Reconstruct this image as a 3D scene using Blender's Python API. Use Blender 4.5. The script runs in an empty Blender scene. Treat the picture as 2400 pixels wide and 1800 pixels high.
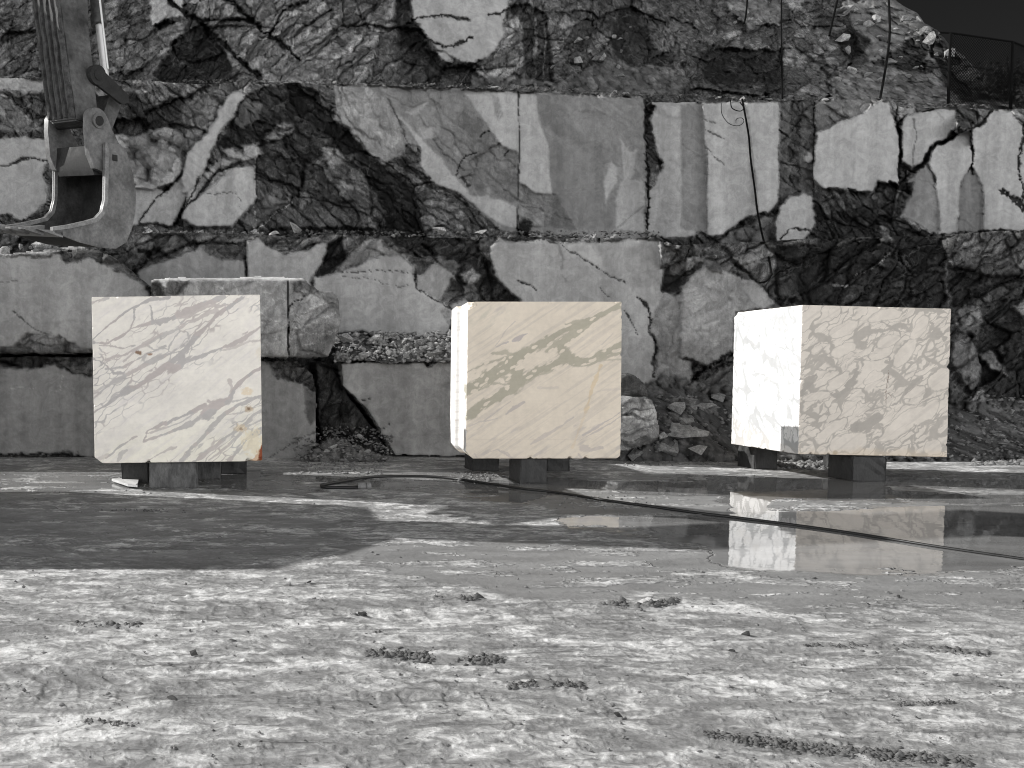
import bpy, bmesh, math, random
import numpy as np
from mathutils import Vector, Matrix

random.seed(7)
RNG = np.random.default_rng(11)
scene = bpy.context.scene
COL = scene.collection
R = math.radians

# ------------------------------------------------------------------ camera model
F = 2000.0; CX, CY = 560.0, 952.0; HC = 1.42; PITCH = R(2.5)
CT, ST = math.cos(PITCH), math.sin(PITCH)

def ray(px, py):
    u = (np.asarray(px, float) - CX) / F
    v = (CY - np.asarray(py, float)) / F
    return u, CT + v * ST, -ST + v * CT

def P(px, py, Y):
    u, dy, dz = ray(px, py)
    t = Y / dy
    return np.stack(np.broadcast_arrays(u * t, Y + 0 * t, HC + dz * t), -1)

def G(px, py, z=0.0):
    u, dy, dz = ray(px, py)
    t = (z - HC) / dz
    return np.stack(np.broadcast_arrays(u * t, dy * t, z + 0 * t), -1)

def V(a): return Vector((float(a[0]), float(a[1]), float(a[2])))

def Zm(ox, oy, pts, s=2.765):
    return [(ox + x / s, oy + y / s) for x, y in pts]
R1 = lambda *p: Zm(0, 0, p)
R2 = lambda *p: Zm(800, 0, p)
R3 = lambda *p: Zm(1600, 0, p)
R4 = lambda *p: Zm(0, 500, p)
R5 = lambda *p: Zm(800, 500, p)
R6 = lambda *p: Zm(1600, 500, p)

# ------------------------------------------------------------------ numpy noise
def _h(ix, iy, iz, seed):
    ix = ix.astype(np.int64) & 0xFFFFFFFF; iy = iy.astype(np.int64) & 0xFFFFFFFF; iz = np.asarray(iz).astype(np.int64) & 0xFFFFFFFF
    n = (ix * 374761393 + iy * 668265263 + iz * 2147483647 + seed * 974634777) & 0xFFFFFFFF
    n = ((n ^ (n >> 13)) * 1274126177) & 0xFFFFFFFF
    n = ((n ^ (n >> 16)) * 2246822519) & 0xFFFFFFFF
    n = n ^ (n >> 15)
    return (n & 0xFFFFFF) / float(0x1000000)

def vnoise(x, y, seed=0):
    xi = np.floor(x); yi = np.floor(y)
    fx = x - xi; fy = y - yi
    fx = fx * fx * fx * (fx * (fx * 6 - 15) + 10); fy = fy * fy * fy * (fy * (fy * 6 - 15) + 10)
    z = np.zeros_like(xi)
    a = _h(xi, yi, z, seed); b = _h(xi + 1, yi, z, seed); c = _h(xi, yi + 1, z, seed); d = _h(xi + 1, yi + 1, z, seed)
    return (a * (1 - fx) + b * fx) * (1 - fy) + (c * (1 - fx) + d * fx) * fy

def fbm(x, y, seed=0, oct=4, gain=0.5):
    s = 0; a = 1; t = 0
    for o in range(oct):
        s = s + a * (vnoise(x * 2 ** o + 13.7 * o, y * 2 ** o - 7.3 * o, seed + o) - 0.5); t += a; a *= gain
    return s / t * 2

def worley(x, y, seed=0, jit=0.95):
    xi = np.floor(x); yi = np.floor(y)
    f1 = np.full(x.shape, 9.0); f2 = np.full(x.shape, 9.0)
    dx1 = np.zeros(x.shape); dy1 = np.zeros(x.shape); ci = np.zeros(x.shape); cj = np.zeros(x.shape)
    z = np.zeros_like(xi)
    for i in (-1, 0, 1):
        for j in (-1, 0, 1):
            cx = xi + i; cy = yi + j
            px = cx + 0.5 + jit * (_h(cx, cy, z, seed) - 0.5); py = cy + 0.5 + jit * (_h(cx, cy, z, seed + 1) - 0.5)
            dx = x - px; dy = y - py; d = np.sqrt(dx * dx + dy * dy)
            m = d < f1
            f2 = np.where(m, f1, np.minimum(f2, d))
            dx1 = np.where(m, dx, dx1); dy1 = np.where(m, dy, dy1); ci = np.where(m, cx, ci); cj = np.where(m, cy, cj)
            f1 = np.where(m, d, f1)
    r = [_h(ci, cj, z, seed + 10 + k) for k in range(4)]
    return f1, f2, dx1, dy1, r

def sstep(a, b, x):
    t = np.clip((x - a) / (b - a), 0, 1)
    return t * t * (3 - 2 * t)

def poly_sd(px, py, pts):
    """signed distance to a polygon, positive inside"""
    n = len(pts); inside = np.zeros(px.shape, bool); d2 = np.full(px.shape, 1e12)
    for i in range(n):
        x0, y0 = pts[i]; x1, y1 = pts[(i + 1) % n]
        ex, ey = x1 - x0, y1 - y0
        L = ex * ex + ey * ey + 1e-9
        t = np.clip(((px - x0) * ex + (py - y0) * ey) / L, 0, 1)
        qx = px - x0 - t * ex; qy = py - y0 - t * ey
        d2 = np.minimum(d2, qx * qx + qy * qy)
        if y0 != y1:
            c = ((y0 > py) != (y1 > py)) & (px < (x1 - x0) * (py - y0) / (y1 - y0) + x0)
            inside ^= c
    d = np.sqrt(d2)
    return np.where(inside, d, -d)

def line_d(px, py, pts, wid=None):
    """distance to a polyline and the interpolated width there"""
    best = np.full(px.shape, 1e9); bw = np.zeros(px.shape)
    for i in range(len(pts) - 1):
        x0, y0 = pts[i]; x1, y1 = pts[i + 1]
        ex, ey = x1 - x0, y1 - y0
        L = ex * ex + ey * ey + 1e-9
        t = np.clip(((px - x0) * ex + (py - y0) * ey) / L, 0, 1)
        d = np.hypot(px - x0 - t * ex, py - y0 - t * ey)
        if wid is not None:
            w = wid[i] * (1 - t) + wid[i + 1] * t
            d = d / np.maximum(w, 1e-6)
        m = d < best
        best = np.where(m, d, best)
    return best

# ------------------------------------------------------------------ mesh helpers
def make_mesh(name, co, quads=None, faces=None, smooth=False):
    me = bpy.data.meshes.new(name)
    if faces is not None:
        me.from_pydata([tuple(map(float, c)) for c in co], [], faces)
    else:
        co = np.ascontiguousarray(co, np.float32); quads = np.ascontiguousarray(quads, np.int32)
        me.vertices.add(len(co)); me.vertices.foreach_set('co', co.ravel())
        n, k = quads.shape
        me.loops.add(n * k); me.loops.foreach_set('vertex_index', quads.ravel())
        me.polygons.add(n); me.polygons.foreach_set('loop_start', np.arange(0, n * k, k, dtype=np.int32))
        me.polygons.foreach_set('loop_total', np.full(n, k, np.int32))
    me.update(calc_edges=True)
    if smooth: me.polygons.foreach_set('use_smooth', np.ones(len(me.polygons), bool))
    return me

def attr(me, name, val):
    a = me.attributes.new(name, 'FLOAT', 'POINT'); a.data.foreach_set('value', np.ascontiguousarray(val, np.float32).ravel())

def attr_col(me, name, val):
    a = me.attributes.new(name, 'FLOAT_COLOR', 'POINT')
    c = np.ones((len(val), 4), np.float32); c[:, :3] = val
    a.data.foreach_set('color', c.ravel())

def link(name, me, mat=None, parent=None):
    o = bpy.data.objects.new(name, me); COL.objects.link(o)
    if mat is not None and me is not None: me.materials.append(mat)
    if parent is not None: o.parent = parent
    return o

def tag(o, label=None, cat=None, group=None, kind=None):
    if label: o['label'] = label
    if cat: o['category'] = cat
    if group: o['group'] = group
    if kind: o['kind'] = kind
    return o

def empty(name, loc=(0, 0, 0), rz=0):
    o = bpy.data.objects.new(name, None); COL.objects.link(o)
    o.location = loc; o.rotation_euler.z = rz; o.empty_display_size = 0.1
    return o

def copy_tree(o, parent=None):
    c = o.copy(); COL.objects.link(c); c.parent = parent
    for ch in list(o.children): copy_tree(ch, c)
    return c

def grid_quads(nr, nc):
    i = np.arange(nr - 1)[:, None] * nc + np.arange(nc - 1)[None, :]
    return np.stack([i, i + nc, i + nc + 1, i + 1], -1).reshape(-1, 4)

# bmesh pieces
def bm_box(bm, c, s, rot=None, bevel=0.0):
    r = bmesh.ops.create_cube(bm, size=1.0)
    vs = r['verts']
    M = Matrix.Translation(Vector(c)) @ (rot.to_4x4() if rot is not None else Matrix.Identity(4)) @ Matrix.Diagonal((s[0], s[1], s[2], 1))
    bmesh.ops.transform(bm, matrix=M, verts=vs)
    if bevel > 0:
        es = list({e for v in vs for e in v.link_edges})
        bmesh.ops.bevel(bm, geom=es, offset=bevel, segments=2, affect='EDGES', profile=0.6)
def bm_tube(bm, a, b, r0, r1=None, n=14, caps=True):
    a = Vector(a); b = Vector(b); r1 = r0 if r1 is None else r1
    d = b - a
    q = d.to_track_quat('Z', 'Y').to_matrix().to_4x4()
    M = Matrix.Translation((a + b) / 2) @ q
    bmesh.ops.create_cone(bm, cap_ends=caps, segments=n, radius1=r0, radius2=r1, depth=d.length, matrix=M)
def bm_prism(bm, pts3, ext):
    """closed prism: planar outline pts3 extruded by vector ext"""
    e = Vector(ext)
    a = [bm.verts.new(Vector(p)) for p in pts3]; b = [bm.verts.new(Vector(p) + e) for p in pts3]
    n = len(a)
    fs = [bm.faces.new(a), bm.faces.new(b[::-1])]
    for i in range(n): fs.append(bm.faces.new((a[i], b[i], b[(i + 1) % n], a[(i + 1) % n])))
    return fs
def bm_path(bm, pts, rad, n=10):
    """swept round tube through pts"""
    pts = [Vector(p) for p in pts]; rings = []
    up = Vector((0, 0, 1))
    for i, p in enumerate(pts):
        t = (pts[min(i + 1, len(pts) - 1)] - pts[max(i - 1, 0)]).normalized()
        s = t.cross(up)
        if s.length < 1e-3: s = t.cross(Vector((1, 0, 0)))
        s.normalize(); w = s.cross(t)
        r = rad(i / (len(pts) - 1)) if callable(rad) else rad
        rings.append([bm.verts.new(p + s * math.cos(k * 2 * math.pi / n) * r + w * math.sin(k * 2 * math.pi / n) * r) for k in range(n)])
    for i in range(len(rings) - 1):
        for k in range(n):
            bm.faces.new((rings[i][k], rings[i][(k + 1) % n], rings[i + 1][(k + 1) % n], rings[i + 1][k]))
    bm.faces.new(rings[0][::-1]); bm.faces.new(rings[-1])
def bm_obj(name, bm, mat, parent=None, smooth_angle=None):
    bmesh.ops.recalc_face_normals(bm, faces=bm.faces[:])
    me = bpy.data.meshes.new(name); bm.to_mesh(me); bm.free()
    if smooth_angle:
        me.polygons.foreach_set('use_smooth', np.ones(len(me.polygons), bool))
        try: me.set_sharp_from_angle(angle=R(smooth_angle))
        except Exception: pass
    return link(name, me, mat, parent)
def spline(pts, n=8):
    """Catmull-Rom through pts"""
    pts = [np.array(p, float) for p in pts]; out = []
    for i in range(len(pts) - 1):
        p0 = pts[max(i - 1, 0)]; p1 = pts[i]; p2 = pts[i + 1]; p3 = pts[min(i + 2, len(pts) - 1)]
        for k in range(n):
            t = k / n
            out.append(0.5 * (2 * p1 + (p2 - p0) * t + (2 * p0 - 5 * p1 + 4 * p2 - p3) * t * t + (3 * p1 - p0 - 3 * p2 + p3) * t ** 3))
    out.append(pts[-1]); return out

# ------------------------------------------------------------------ materials
class NT:
    def __init__(s, name):
        s.m = bpy.data.materials.new(name); s.m.use_nodes = True
        s.t = s.m.node_tree; s.b = s.t.nodes['Principled BSDF']
        s.co = s.t.nodes.new('ShaderNodeTexCoord').outputs['Object']
    def n(s, kind, **kw):
        x = s.t.nodes.new(kind)
        for k, v in kw.items(): setattr(x, k, v)
        return x
    def L(s, a, b): s.t.links.new(a, b)
    def val(s, sock, v):
        if hasattr(v, 'links'): s.L(v, sock)
        else: sock.default_value = v
    def math(s, op, a, b=0.0, clamp=False):
        x = s.n('ShaderNodeMath', operation=op, use_clamp=clamp); s.val(x.inputs[0], a); s.val(x.inputs[1], b); return x.outputs[0]
    def mapr(s, v, a, b, c=0.0, d=1.0, smooth=False):
        x = s.n('ShaderNodeMapRange', interpolation_type='SMOOTHSTEP' if smooth else 'LINEAR')
        for i, q in enumerate((v, a, b, c, d)): s.val(x.inputs[i], q)
        return x.outputs[0]
    def mix(s, f, a, b):
        x = s.n('ShaderNodeMix', data_type='FLOAT'); s.val(x.inputs[0], f); s.val(x.inputs[2], a); s.val(x.inputs[3], b); return x.outputs[0]
    def mixc(s, f, a, b, mode='MIX'):
        x = s.n('ShaderNodeMix', data_type='RGBA', blend_type=mode); s.val(x.inputs[0], f)
        for i, q in ((6, a), (7, b)):
            if hasattr(q, 'links'): s.L(q, x.inputs[i])
            else: x.inputs[i].default_value = (*q, 1) if len(q) == 3 else q
        return x.outputs[2]
    def noise(s, scale, detail=5, rough=0.55, vec=None, dist=0.0):
        x = s.n('ShaderNodeTexNoise'); s.L(vec if vec is not None else s.co, x.inputs['Vector'])
        x.inputs['Scale'].default_value = scale; x.inputs['Detail'].default_value = detail; x.inputs['Roughness'].default_value = rough
        x.inputs['Distortion'].default_value = dist
        return x.outputs['Fac']
    def scaled(s, sx, sy, sz, rot=(0, 0, 0), vec=None):
        x = s.n('ShaderNodeMapping'); s.L(vec if vec is not None else s.co, x.inputs['Vector'])
        x.inputs['Scale'].default_value = (sx, sy, sz); x.inputs['Rotation'].default_value = rot
        return x.outputs[0]
    def voro(s, scale, feature='DISTANCE_TO_EDGE', vec=None, out='Distance'):
        x = s.n('ShaderNodeTexVoronoi', feature=feature); s.L(vec if vec is not None else s.co, x.inputs['Vector'])
        x.inputs['Scale'].default_value = scale
        return x.outputs[out]
    def attr(s, name, out='Fac'):
        x = s.n('ShaderNodeAttribute'); x.attribute_name = name; return x.outputs[out]
    def grey(s, v):
        x = s.n('ShaderNodeCombineColor'); [s.L(v, x.inputs[i]) for i in range(3)]; return x.outputs[0]
    def bump(s, h, strength=0.4, dist=0.02):
        x = s.n('ShaderNodeBump'); x.inputs['Strength'].default_value = strength; x.inputs['Distance'].default_value = dist
        s.L(h, x.inputs['Height']); s.L(x.outputs[0], s.b.inputs['Normal']); return x

def rock_material(name, attr_tone=True, tone=0.25, var=0.5, rnd=False):
    t = NT(name)
    base = t.attr('tone') if attr_tone else None
    rough = t.attr('rough') if attr_tone else None
    if base is None:
        base = tone
        if rnd:
            oi = t.n('ShaderNodeObjectInfo'); base = t.mapr(oi.outputs['Random'], 0, 1, tone * 0.55, tone * 1.4)
        rough = 0.55
    big = t.noise(1.3, 4, 0.6); mid = t.noise(7.0, 6, 0.62, dist=0.6); fine = t.noise(38, 5, 0.7)
    # mineral variation: stronger on broken rock than on sawn faces
    a_big = t.mix(rough, 0.16, 0.5); a_mid = t.mix(rough, 0.30, 0.9); a_fine = t.mix(rough, 0.16, 0.6)
    f = t.math('ADD', 1.0, t.math('MULTIPLY', t.math('SUBTRACT', big, 0.5), t.math('MULTIPLY', a_big, 2)))
    f = t.math('MULTIPLY', f, t.math('ADD', 1.0, t.math('MULTIPLY', t.math('SUBTRACT', mid, 0.5), t.math('MULTIPLY', a_mid, 2))))
    f = t.math('MULTIPLY', f, t.math('ADD', 1.0, t.math('MULTIPLY', t.math('SUBTRACT', fine, 0.5), t.math('MULTIPLY', a_fine, 2))))
    dirn = t.noise(1.0, 6, .68, vec=t.scaled(11, 11, 2.6, (0, R(38), 0)), dist=.8)
    f = t.math('MULTIPLY', f, t.mix(rough, t.mapr(dirn, .36, .64, .97, 1.03), t.mapr(dirn, .36, .64, .62, 1.42)))
    blot = t.noise(4.3, 7, .7, dist=1.2)
    f = t.math('MULTIPLY', f, t.mix(rough, t.mapr(blot, .44, .56, .90, 1.05), t.mapr(blot, .42, .58, .74, 1.22)))
    ck = t.n('ShaderNodeTexVoronoi', feature='DISTANCE_TO_EDGE'); t.L(t.scaled(1, 1, 1.6, (0, R(-35), 0)), ck.inputs['Vector']); ck.inputs['Scale'].default_value = 5.5
    wv = t.n('ShaderNodeTexNoise'); t.L(t.co, wv.inputs['Vector']); wv.inputs['Scale'].default_value = 5; wv.inputs['Detail'].default_value = 5
    av = t.n('ShaderNodeVectorMath', operation='MULTIPLY_ADD'); t.L(wv.outputs['Color'], av.inputs[0]); av.inputs[1].default_value = (.35, .35, .35); t.L(t.co, av.inputs[2]); t.L(av.outputs[0], ck.inputs['Vector'])
    crk = t.math('MULTIPLY', t.mapr(ck.outputs['Distance'], .0, .035, 1, 0), t.mapr(blot, .40, .56, 1, 0))
    f = t.math('MULTIPLY', f, t.math('SUBTRACT', 1.0, t.math('MULTIPLY', t.math('MULTIPLY', crk, rough), .7)))
    # calcite scratches and veins on broken rock, rain streaks on sawn faces
    warp = t.n('ShaderNodeVectorMath', operation='ADD'); t.L(t.co, warp.inputs[0])
    nz = t.n('ShaderNodeTexNoise'); t.L(t.co, nz.inputs['Vector']); nz.inputs['Scale'].default_value = 2.2; nz.inputs['Detail'].default_value = 4
    sc = t.n('ShaderNodeVectorMath', operation='SCALE'); t.L(nz.outputs['Color'], sc.inputs[0]); sc.inputs['Scale'].default_value = 0.55
    t.L(sc.outputs[0], warp.inputs[1])
    ve = t.voro(2.3, vec=warp.outputs[0])
    vein = t.math('MULTIPLY', t.mapr(ve, 0.0, 0.05, 1, 0), t.mapr(t.noise(3.0, 3), 0.47, 0.62, 0, 1))
    ve2 = t.voro(6.5, vec=warp.outputs[0])
    vein2 = t.math('MULTIPLY', t.mapr(ve2, 0.0, 0.06, 1, 0), t.mapr(t.noise(4.1, 3, vec=t.scaled(1, 1, 1, (0, 0, 0.5))), 0.5, 0.62, 0, 1))
    stre = t.noise(1.0, 5, 0.6, vec=t.scaled(2.6, 2.6, 0.16))
    f = t.math('MULTIPLY', f, t.mix(rough, t.mapr(stre, 0.3, 0.7, 0.74, 1.16), 1.0))
    v = t.math('MULTIPLY', base, t.math('MAXIMUM', f, 0.1))
    v = t.math('ADD', v, t.math('MULTIPLY', t.math('MULTIPLY', t.math('ADD', vein, t.math('MULTIPLY', vein2, 0.7)), rough), 0.07))
    v = t.math('MINIMUM', v, 0.75)
    t.L(t.grey(v), t.b.inputs['Base Color'])
    t.b.inputs['Roughness'].default_value = 0.88; t.b.inputs['Specular IOR Level'].default_value = 0.25
    h = t.math('MULTIPLY', t.math('ADD', t.math('ADD', t.math('MULTIPLY', mid, 1.0), t.math('MULTIPLY', dirn, .6)), t.math('MULTIPLY', fine, 0.4)), t.mix(rough, 0.06, 1.0))
    t.bump(h, 0.9, 0.10)
    return t.m

def simple_material(name, col, rough=0.6, metal=0.0, var=0.35, scale=9.0, spec=0.4, bump=0.0, stretch=None):
    t = NT(name)
    vec = t.scaled(*stretch) if stretch else None
    n1 = t.noise(scale, 6, 0.6, vec=vec); n2 = t.noise(scale * 6, 4, 0.65, vec=vec)
    f = t.math('MULTIPLY', t.mapr(n1, 0.3, 0.7, 1 - var, 1 + var), t.mapr(n2, 0.3, 0.7, 1 - var * 0.5, 1 + var * 0.5))
    x = t.n('ShaderNodeVectorMath', operation='SCALE'); x.inputs[0].default_value = col; t.L(f, x.inputs['Scale'])
    t.L(x.outputs[0], t.b.inputs['Base Color'])
    t.L(t.mapr(n1, 0.3, 0.7, max(rough - 0.15, 0.05), min(rough + 0.15, 1)), t.b.inputs['Roughness'])
    t.b.inputs['Metallic'].default_value = metal; t.b.inputs['Specular IOR Level'].default_value = spec
    if bump: t.bump(n2, bump, 0.01)
    return t.m

M_ROCK = rock_material('quarry_rock')
M_STONE = rock_material('rubble_stone', False, 0.46, rnd=True)
M_GRAVEL = rock_material('gravel', False, 0.24)
M_CHIP = rock_material('pale_chippings', False, 0.4)  # gravel toned paler to carry the sunlight on the ledge
M_LEDGE = rock_material('ledge_gravel', False, 0.11)
M_STEEL = simple_material('worn_grey_steel', (0.14, 0.14, 0.14), 0.55, 0.0, 0.55, 4.5, 0.35, 0.3)
M_STICK = simple_material('dusty_paint', (0.085, 0.085, 0.085), 0.6, 0.0, 0.6, 3.5, 0.3, 0.25)
M_EDGE = simple_material('worn_sunlit_steel', (.20, .20, .20), .5, 0, .5, 8, .4, .2)  # worn edges, toned paler to bring out their sunlit rims
M_INNER = simple_material('shaded_plate', (.06, .06, .06), .75, 0, .5, 5, .15, .3)  # inner side plate darkened to stand in for shade in the bucket
M_STRIP = simple_material('shaded_strip', (0.06, 0.06, 0.06), 0.8, 0.0, 0.7, 14, 0.2, 0.5)  # strips darkened to read as out of the sun
M_SHELL = simple_material('shaded_shell_steel', (0.028, 0.028, 0.028), 0.75, 0.0, 0.5, 5, 0.12, 0.3)  # shell darkened so the hollow of the bucket reads as shaded
M_DARK = simple_material('dark_steel', (0.03, 0.03, 0.03), 0.7, 0.0, 0.4, 8, 0.15, 0.2)
M_CHROME = simple_material('polished_rod', (0.85, 0.85, 0.85), 0.35, 0.3, 0.05, 4, 0.5)
M_RUBBER = simple_material('black_rubber', (0.012, 0.012, 0.012), 0.45, 0, 0.3, 20, 0.4)
M_TIMBER = simple_material('wet_dark_timber', (0.035, 0.035, 0.035), 0.6, 0, 0.6, 5, 0.4, 0.5, (3, 3, 0.8))
M_CONC = simple_material('weathered_timber', (0.11, 0.11, 0.11), 0.75, 0, 0.55, 4, 0.3, 0.5, (2.5, 2.5, 0.9))
M_BOARD = simple_material('pale_board', (0.5, 0.5, 0.5), 0.8, 0, 0.25, 6, 0.3, 0.4)
M_LEAF = simple_material('shrub_leaf', (0.016, 0.016, 0.016), 0.8, 0, 0.5, 3, 0.1)
M_BARK = simple_material('bark', (0.05, 0.05, 0.05), 0.85, 0, 0.4, 9, 0.2)
M_WIRE = simple_material('fence_steel', (0.006, 0.006, 0.006), 0.85, 0, 0.3, 9, 0.05)
M_GLASS = simple_material('cab_glass', (0.02, 0.02, 0.02), 0.08, 0, 0.1, 4, 0.6)

# ------------------------------------------------------------------ broken rock relief
def relief(x, z, seed, ang=0.0, st=2.3, scales=((1.25, .30), (.5, .17), (.19, .085), (.08, .035))):
    """fractured-rock displacement (metres, positive = into the wall) and a per-facet tone factor"""
    c, s = math.cos(ang), math.sin(ang)
    wx = fbm(x * .9, z * .9, seed + 50, 3) * .16; wz = fbm(x * .9 + 9, z * .9, seed + 60, 3) * .16
    wx += fbm(x * 5, z * 5, seed + 51, 2) * .05; wz += fbm(x * 5 + 9, z * 5, seed + 61, 2) * .05
    u = ((x + wx) * c + (z + wz) * s) / st; v = -(x + wx) * s + (z + wz) * c
    d = np.zeros_like(x); tone = np.ones_like(x)
    for k, (sc, am) in enumerate(scales):
        f1, f2, dx, dy, r = worley(u / sc + 3.1 * k, v / sc + 5.7 * k, seed + 7 * k)
        d = d + am * ((r[0] - .5) + 1.9 * (r[1] - .5) * dx + 1.9 * (r[2] - .5) * dy)
        ew = min(.030 / sc, .14)
        edge = 1 - sstep(ew * .3, ew, f2 - f1)
        d = d + edge * min(am * .5, .07)
        w = (.55, .9, .9, .8)[k]
        tone = tone * (1 + w * (r[3] - .5)) * (1 - .38 * edge * (1 if k < 3 else .6))
    d = d + .10 * fbm(x * 1.1, z * 1.1, seed + 90, 5)
    return d, np.clip(tone, .25, 2.2)

def cobble(x, z, seed, sc):
    f1, f2, dx, dy, r = worley(x / sc, z / sc, seed)
    h = np.sqrt(np.clip(.42 - f1 * f1, 0, 1)) * sc * (.5 + .8 * r[0])
    return -h, .6 + .9 * r[1]

class Paint:
    """layers traced on the photograph: ops = list of dicts"""
    def __init__(s): s.ops = []
    def face(s, pts, tone, rough=0.0, dy=0.0, amp=6, soft=3.5): s.ops.append(('f', pts, tone, rough, dy, amp, soft)); return s
    def crack(s, pts, w=4, depth=.08, tone=.02, amp=3): s.ops.append(('c', pts, w * .72, depth * .7, tone * 1.3, amp)); return s
    def bulge(s, pts, dy, soft=40): s.ops.append(('b', pts, dy, soft)); return s
    def cob(s, pts, tone, sc=.18, amp=8): s.ops.append(('k', pts, tone, sc, amp)); return s
    def apply(s, px, py, X, Zw, tone, rough, base, cob, seed):
        w1 = fbm(px / 45, py / 45, seed + 1, 5, .6); w2 = fbm(px / 45 + 31, py / 45, seed + 2, 5, .6)
        for op in s.ops:
            pts = op[1]
            xs = [p[0] for p in pts]; ys = [p[1] for p in pts]
            pad = 60
            m = (px > min(xs) - pad) & (px < max(xs) + pad) & (py > min(ys) - pad) & (py < max(ys) + pad)
            if not m.any(): continue
            if op[0] == 'f':
                _, _, tn, rg, dy, amp, soft = op
                w3 = fbm(px[m] / 8, py[m] / 8, seed + 8, 3, .7); w4 = fbm(px[m] / 8 + 7, py[m] / 8, seed + 9, 3, .7)
                q = sstep(-soft, soft, poly_sd(px[m] + w1[m] * amp * 2 + w3 * amp * .6, py[m] + w2[m] * amp * 2 + w4 * amp * .6, pts))
                tone[m] = tone[m] * (1 - q) + tn * q; rough[m] = rough[m] * (1 - q) + rg * q
                base[m] = base[m] * (1 - q) + dy * q
            elif op[0] == 'c':
                _, _, w, depth, tn, amp = op
                w3 = fbm(px[m] / 9, py[m] / 9, seed + 8, 3, .7); w4 = fbm(px[m] / 9 + 7, py[m] / 9, seed + 9, 3, .7)
                d = line_d(px[m] + w1[m] * amp * 2.6 + w3 * amp, py[m] + w2[m] * amp * 2.6 + w4 * amp, pts)
                wv = w * np.clip(.75 + 1.0 * fbm(px[m] / 22, py[m] / 22, seed + 7, 3, .6), .5, 1.4)
                q = 1 - sstep(wv * .35, wv * .75, d)
                tone[m] = tone[m] * (1 - q) + tn * q; base[m] = base[m] + depth * q
            elif op[0] == 'b':
                _, _, dy, soft = op
                base[m] = base[m] + dy * sstep(-soft, soft, poly_sd(px[m], py[m], pts))
            else:
                _, _, tn, sc, amp = op
                q = sstep(-3, 3, poly_sd(px[m] + w1[m] * amp * 2, py[m] + w2[m] * amp * 2, pts))
                h, tf = cobble(X[m], Zw[m], seed + 5, sc)
                h2, tf2 = cobble(X[m] + 7, Zw[m], seed + 6, sc * .5)
                h = np.minimum(h, h2 * 1.2)
                cob[m] = cob[m] * (1 - q) + h * q; rough[m] = rough[m] * (1 - q) + .35 * q
                tone[m] = tone[m] * (1 - q) + tn * tf * (.25 + .75 * np.clip(-h / (sc * .45), 0, 1)) * q

def interp(pts, x):
    return np.interp(x, [p[0] for p in pts], [p[1] for p in pts])

def tier(name, x0, x1, step, top, bot, Y0, tone0, paint, seed, ang=0.0, yfn=None, back=((.25, 1), (1.2, 0), (3.5, -4)), tops=4.0, disp=1.0, tvar=1.0, gain=1.04):
    nc = int((x1 - x0) / step); nr = int((bot - min(p[1] for p in top)) / step)
    pxv = np.linspace(x0, x1, nc); tv = np.linspace(0, 1, nr)
    tp = interp(top, pxv) + fbm(pxv / 70, pxv * 0 + seed, seed, 5, .6) * tops * 2
    py = tp[None, :] + tv[:, None] * (bot - tp[None, :]); px = np.broadcast_to(pxv[None, :], py.shape).copy()
    Yb = np.full(px.shape, Y0, float) if yfn is None else Y0 + yfn(px, py)
    W = P(px, py, Yb); X = W[..., 0]; Zw = W[..., 2]
    tone = np.full(px.shape, 1.0); rough = np.ones(px.shape); base = np.zeros(px.shape); cob = np.zeros(px.shape)
    d, tf = relief(X, Zw, seed, ang)
    tf = 1 + (tf - 1) * tvar
    tone = tone0 * np.ones(px.shape)
    flat_t = tone.copy()
    paint.apply(px.ravel(), py.ravel(), X.ravel(), Zw.ravel(), t_ := tone.ravel().copy(), r_ := rough.ravel().copy(), b_ := base.ravel().copy(), c_ := cob.ravel().copy(), seed)
    tone = t_.reshape(px.shape); rough = r_.reshape(px.shape); base = b_.reshape(px.shape); cob = c_.reshape(px.shape)
    tone = tone * (1 + (tf - 1) * rough) * (1 - (1 - gain) * np.clip(rough * 1.5, 0, 1))
    edge = 1 - sstep(0, .03, tv)[:, None]
    Yd = Yb + base + cob + rough * (d + .03) * disp + edge * .05
    Yd = Yd + (1 - rough) * .012 * fbm(X * 1.5, Zw * 1.5, seed + 77, 4)
    co = P(px, py, Yd)
    rows = [co.reshape(-1, 3)]; tl = [tone.ravel()]; rl = [rough.ravel()]
    topr = co[0]
    ex = []
    for by, dz in back:
        r = topr.copy(); r[:, 1] += by; r[:, 2] += .01 * dz + fbm(r[:, 0] * 2, r[:, 0] * 0 + by, seed + 3, 4) * .05
        r[:, 0] *= 1 + 0 * by
        ex.append(r)
    allr = np.concatenate([np.concatenate(ex[::-1], 0), rows[0]], 0)
    k = len(back)
    tl = np.concatenate([np.tile(np.full(nc, .2), k), tl[0]]); rl = np.concatenate([np.ones(nc * k), rl[0]])
    me = make_mesh(name, allr, grid_quads(nr + k, nc))
    attr(me, 'tone', np.clip(tl, .012, .62)); attr(me, 'rough', rl)
    return tag(link(name, me, M_ROCK), kind='structure')

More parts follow.
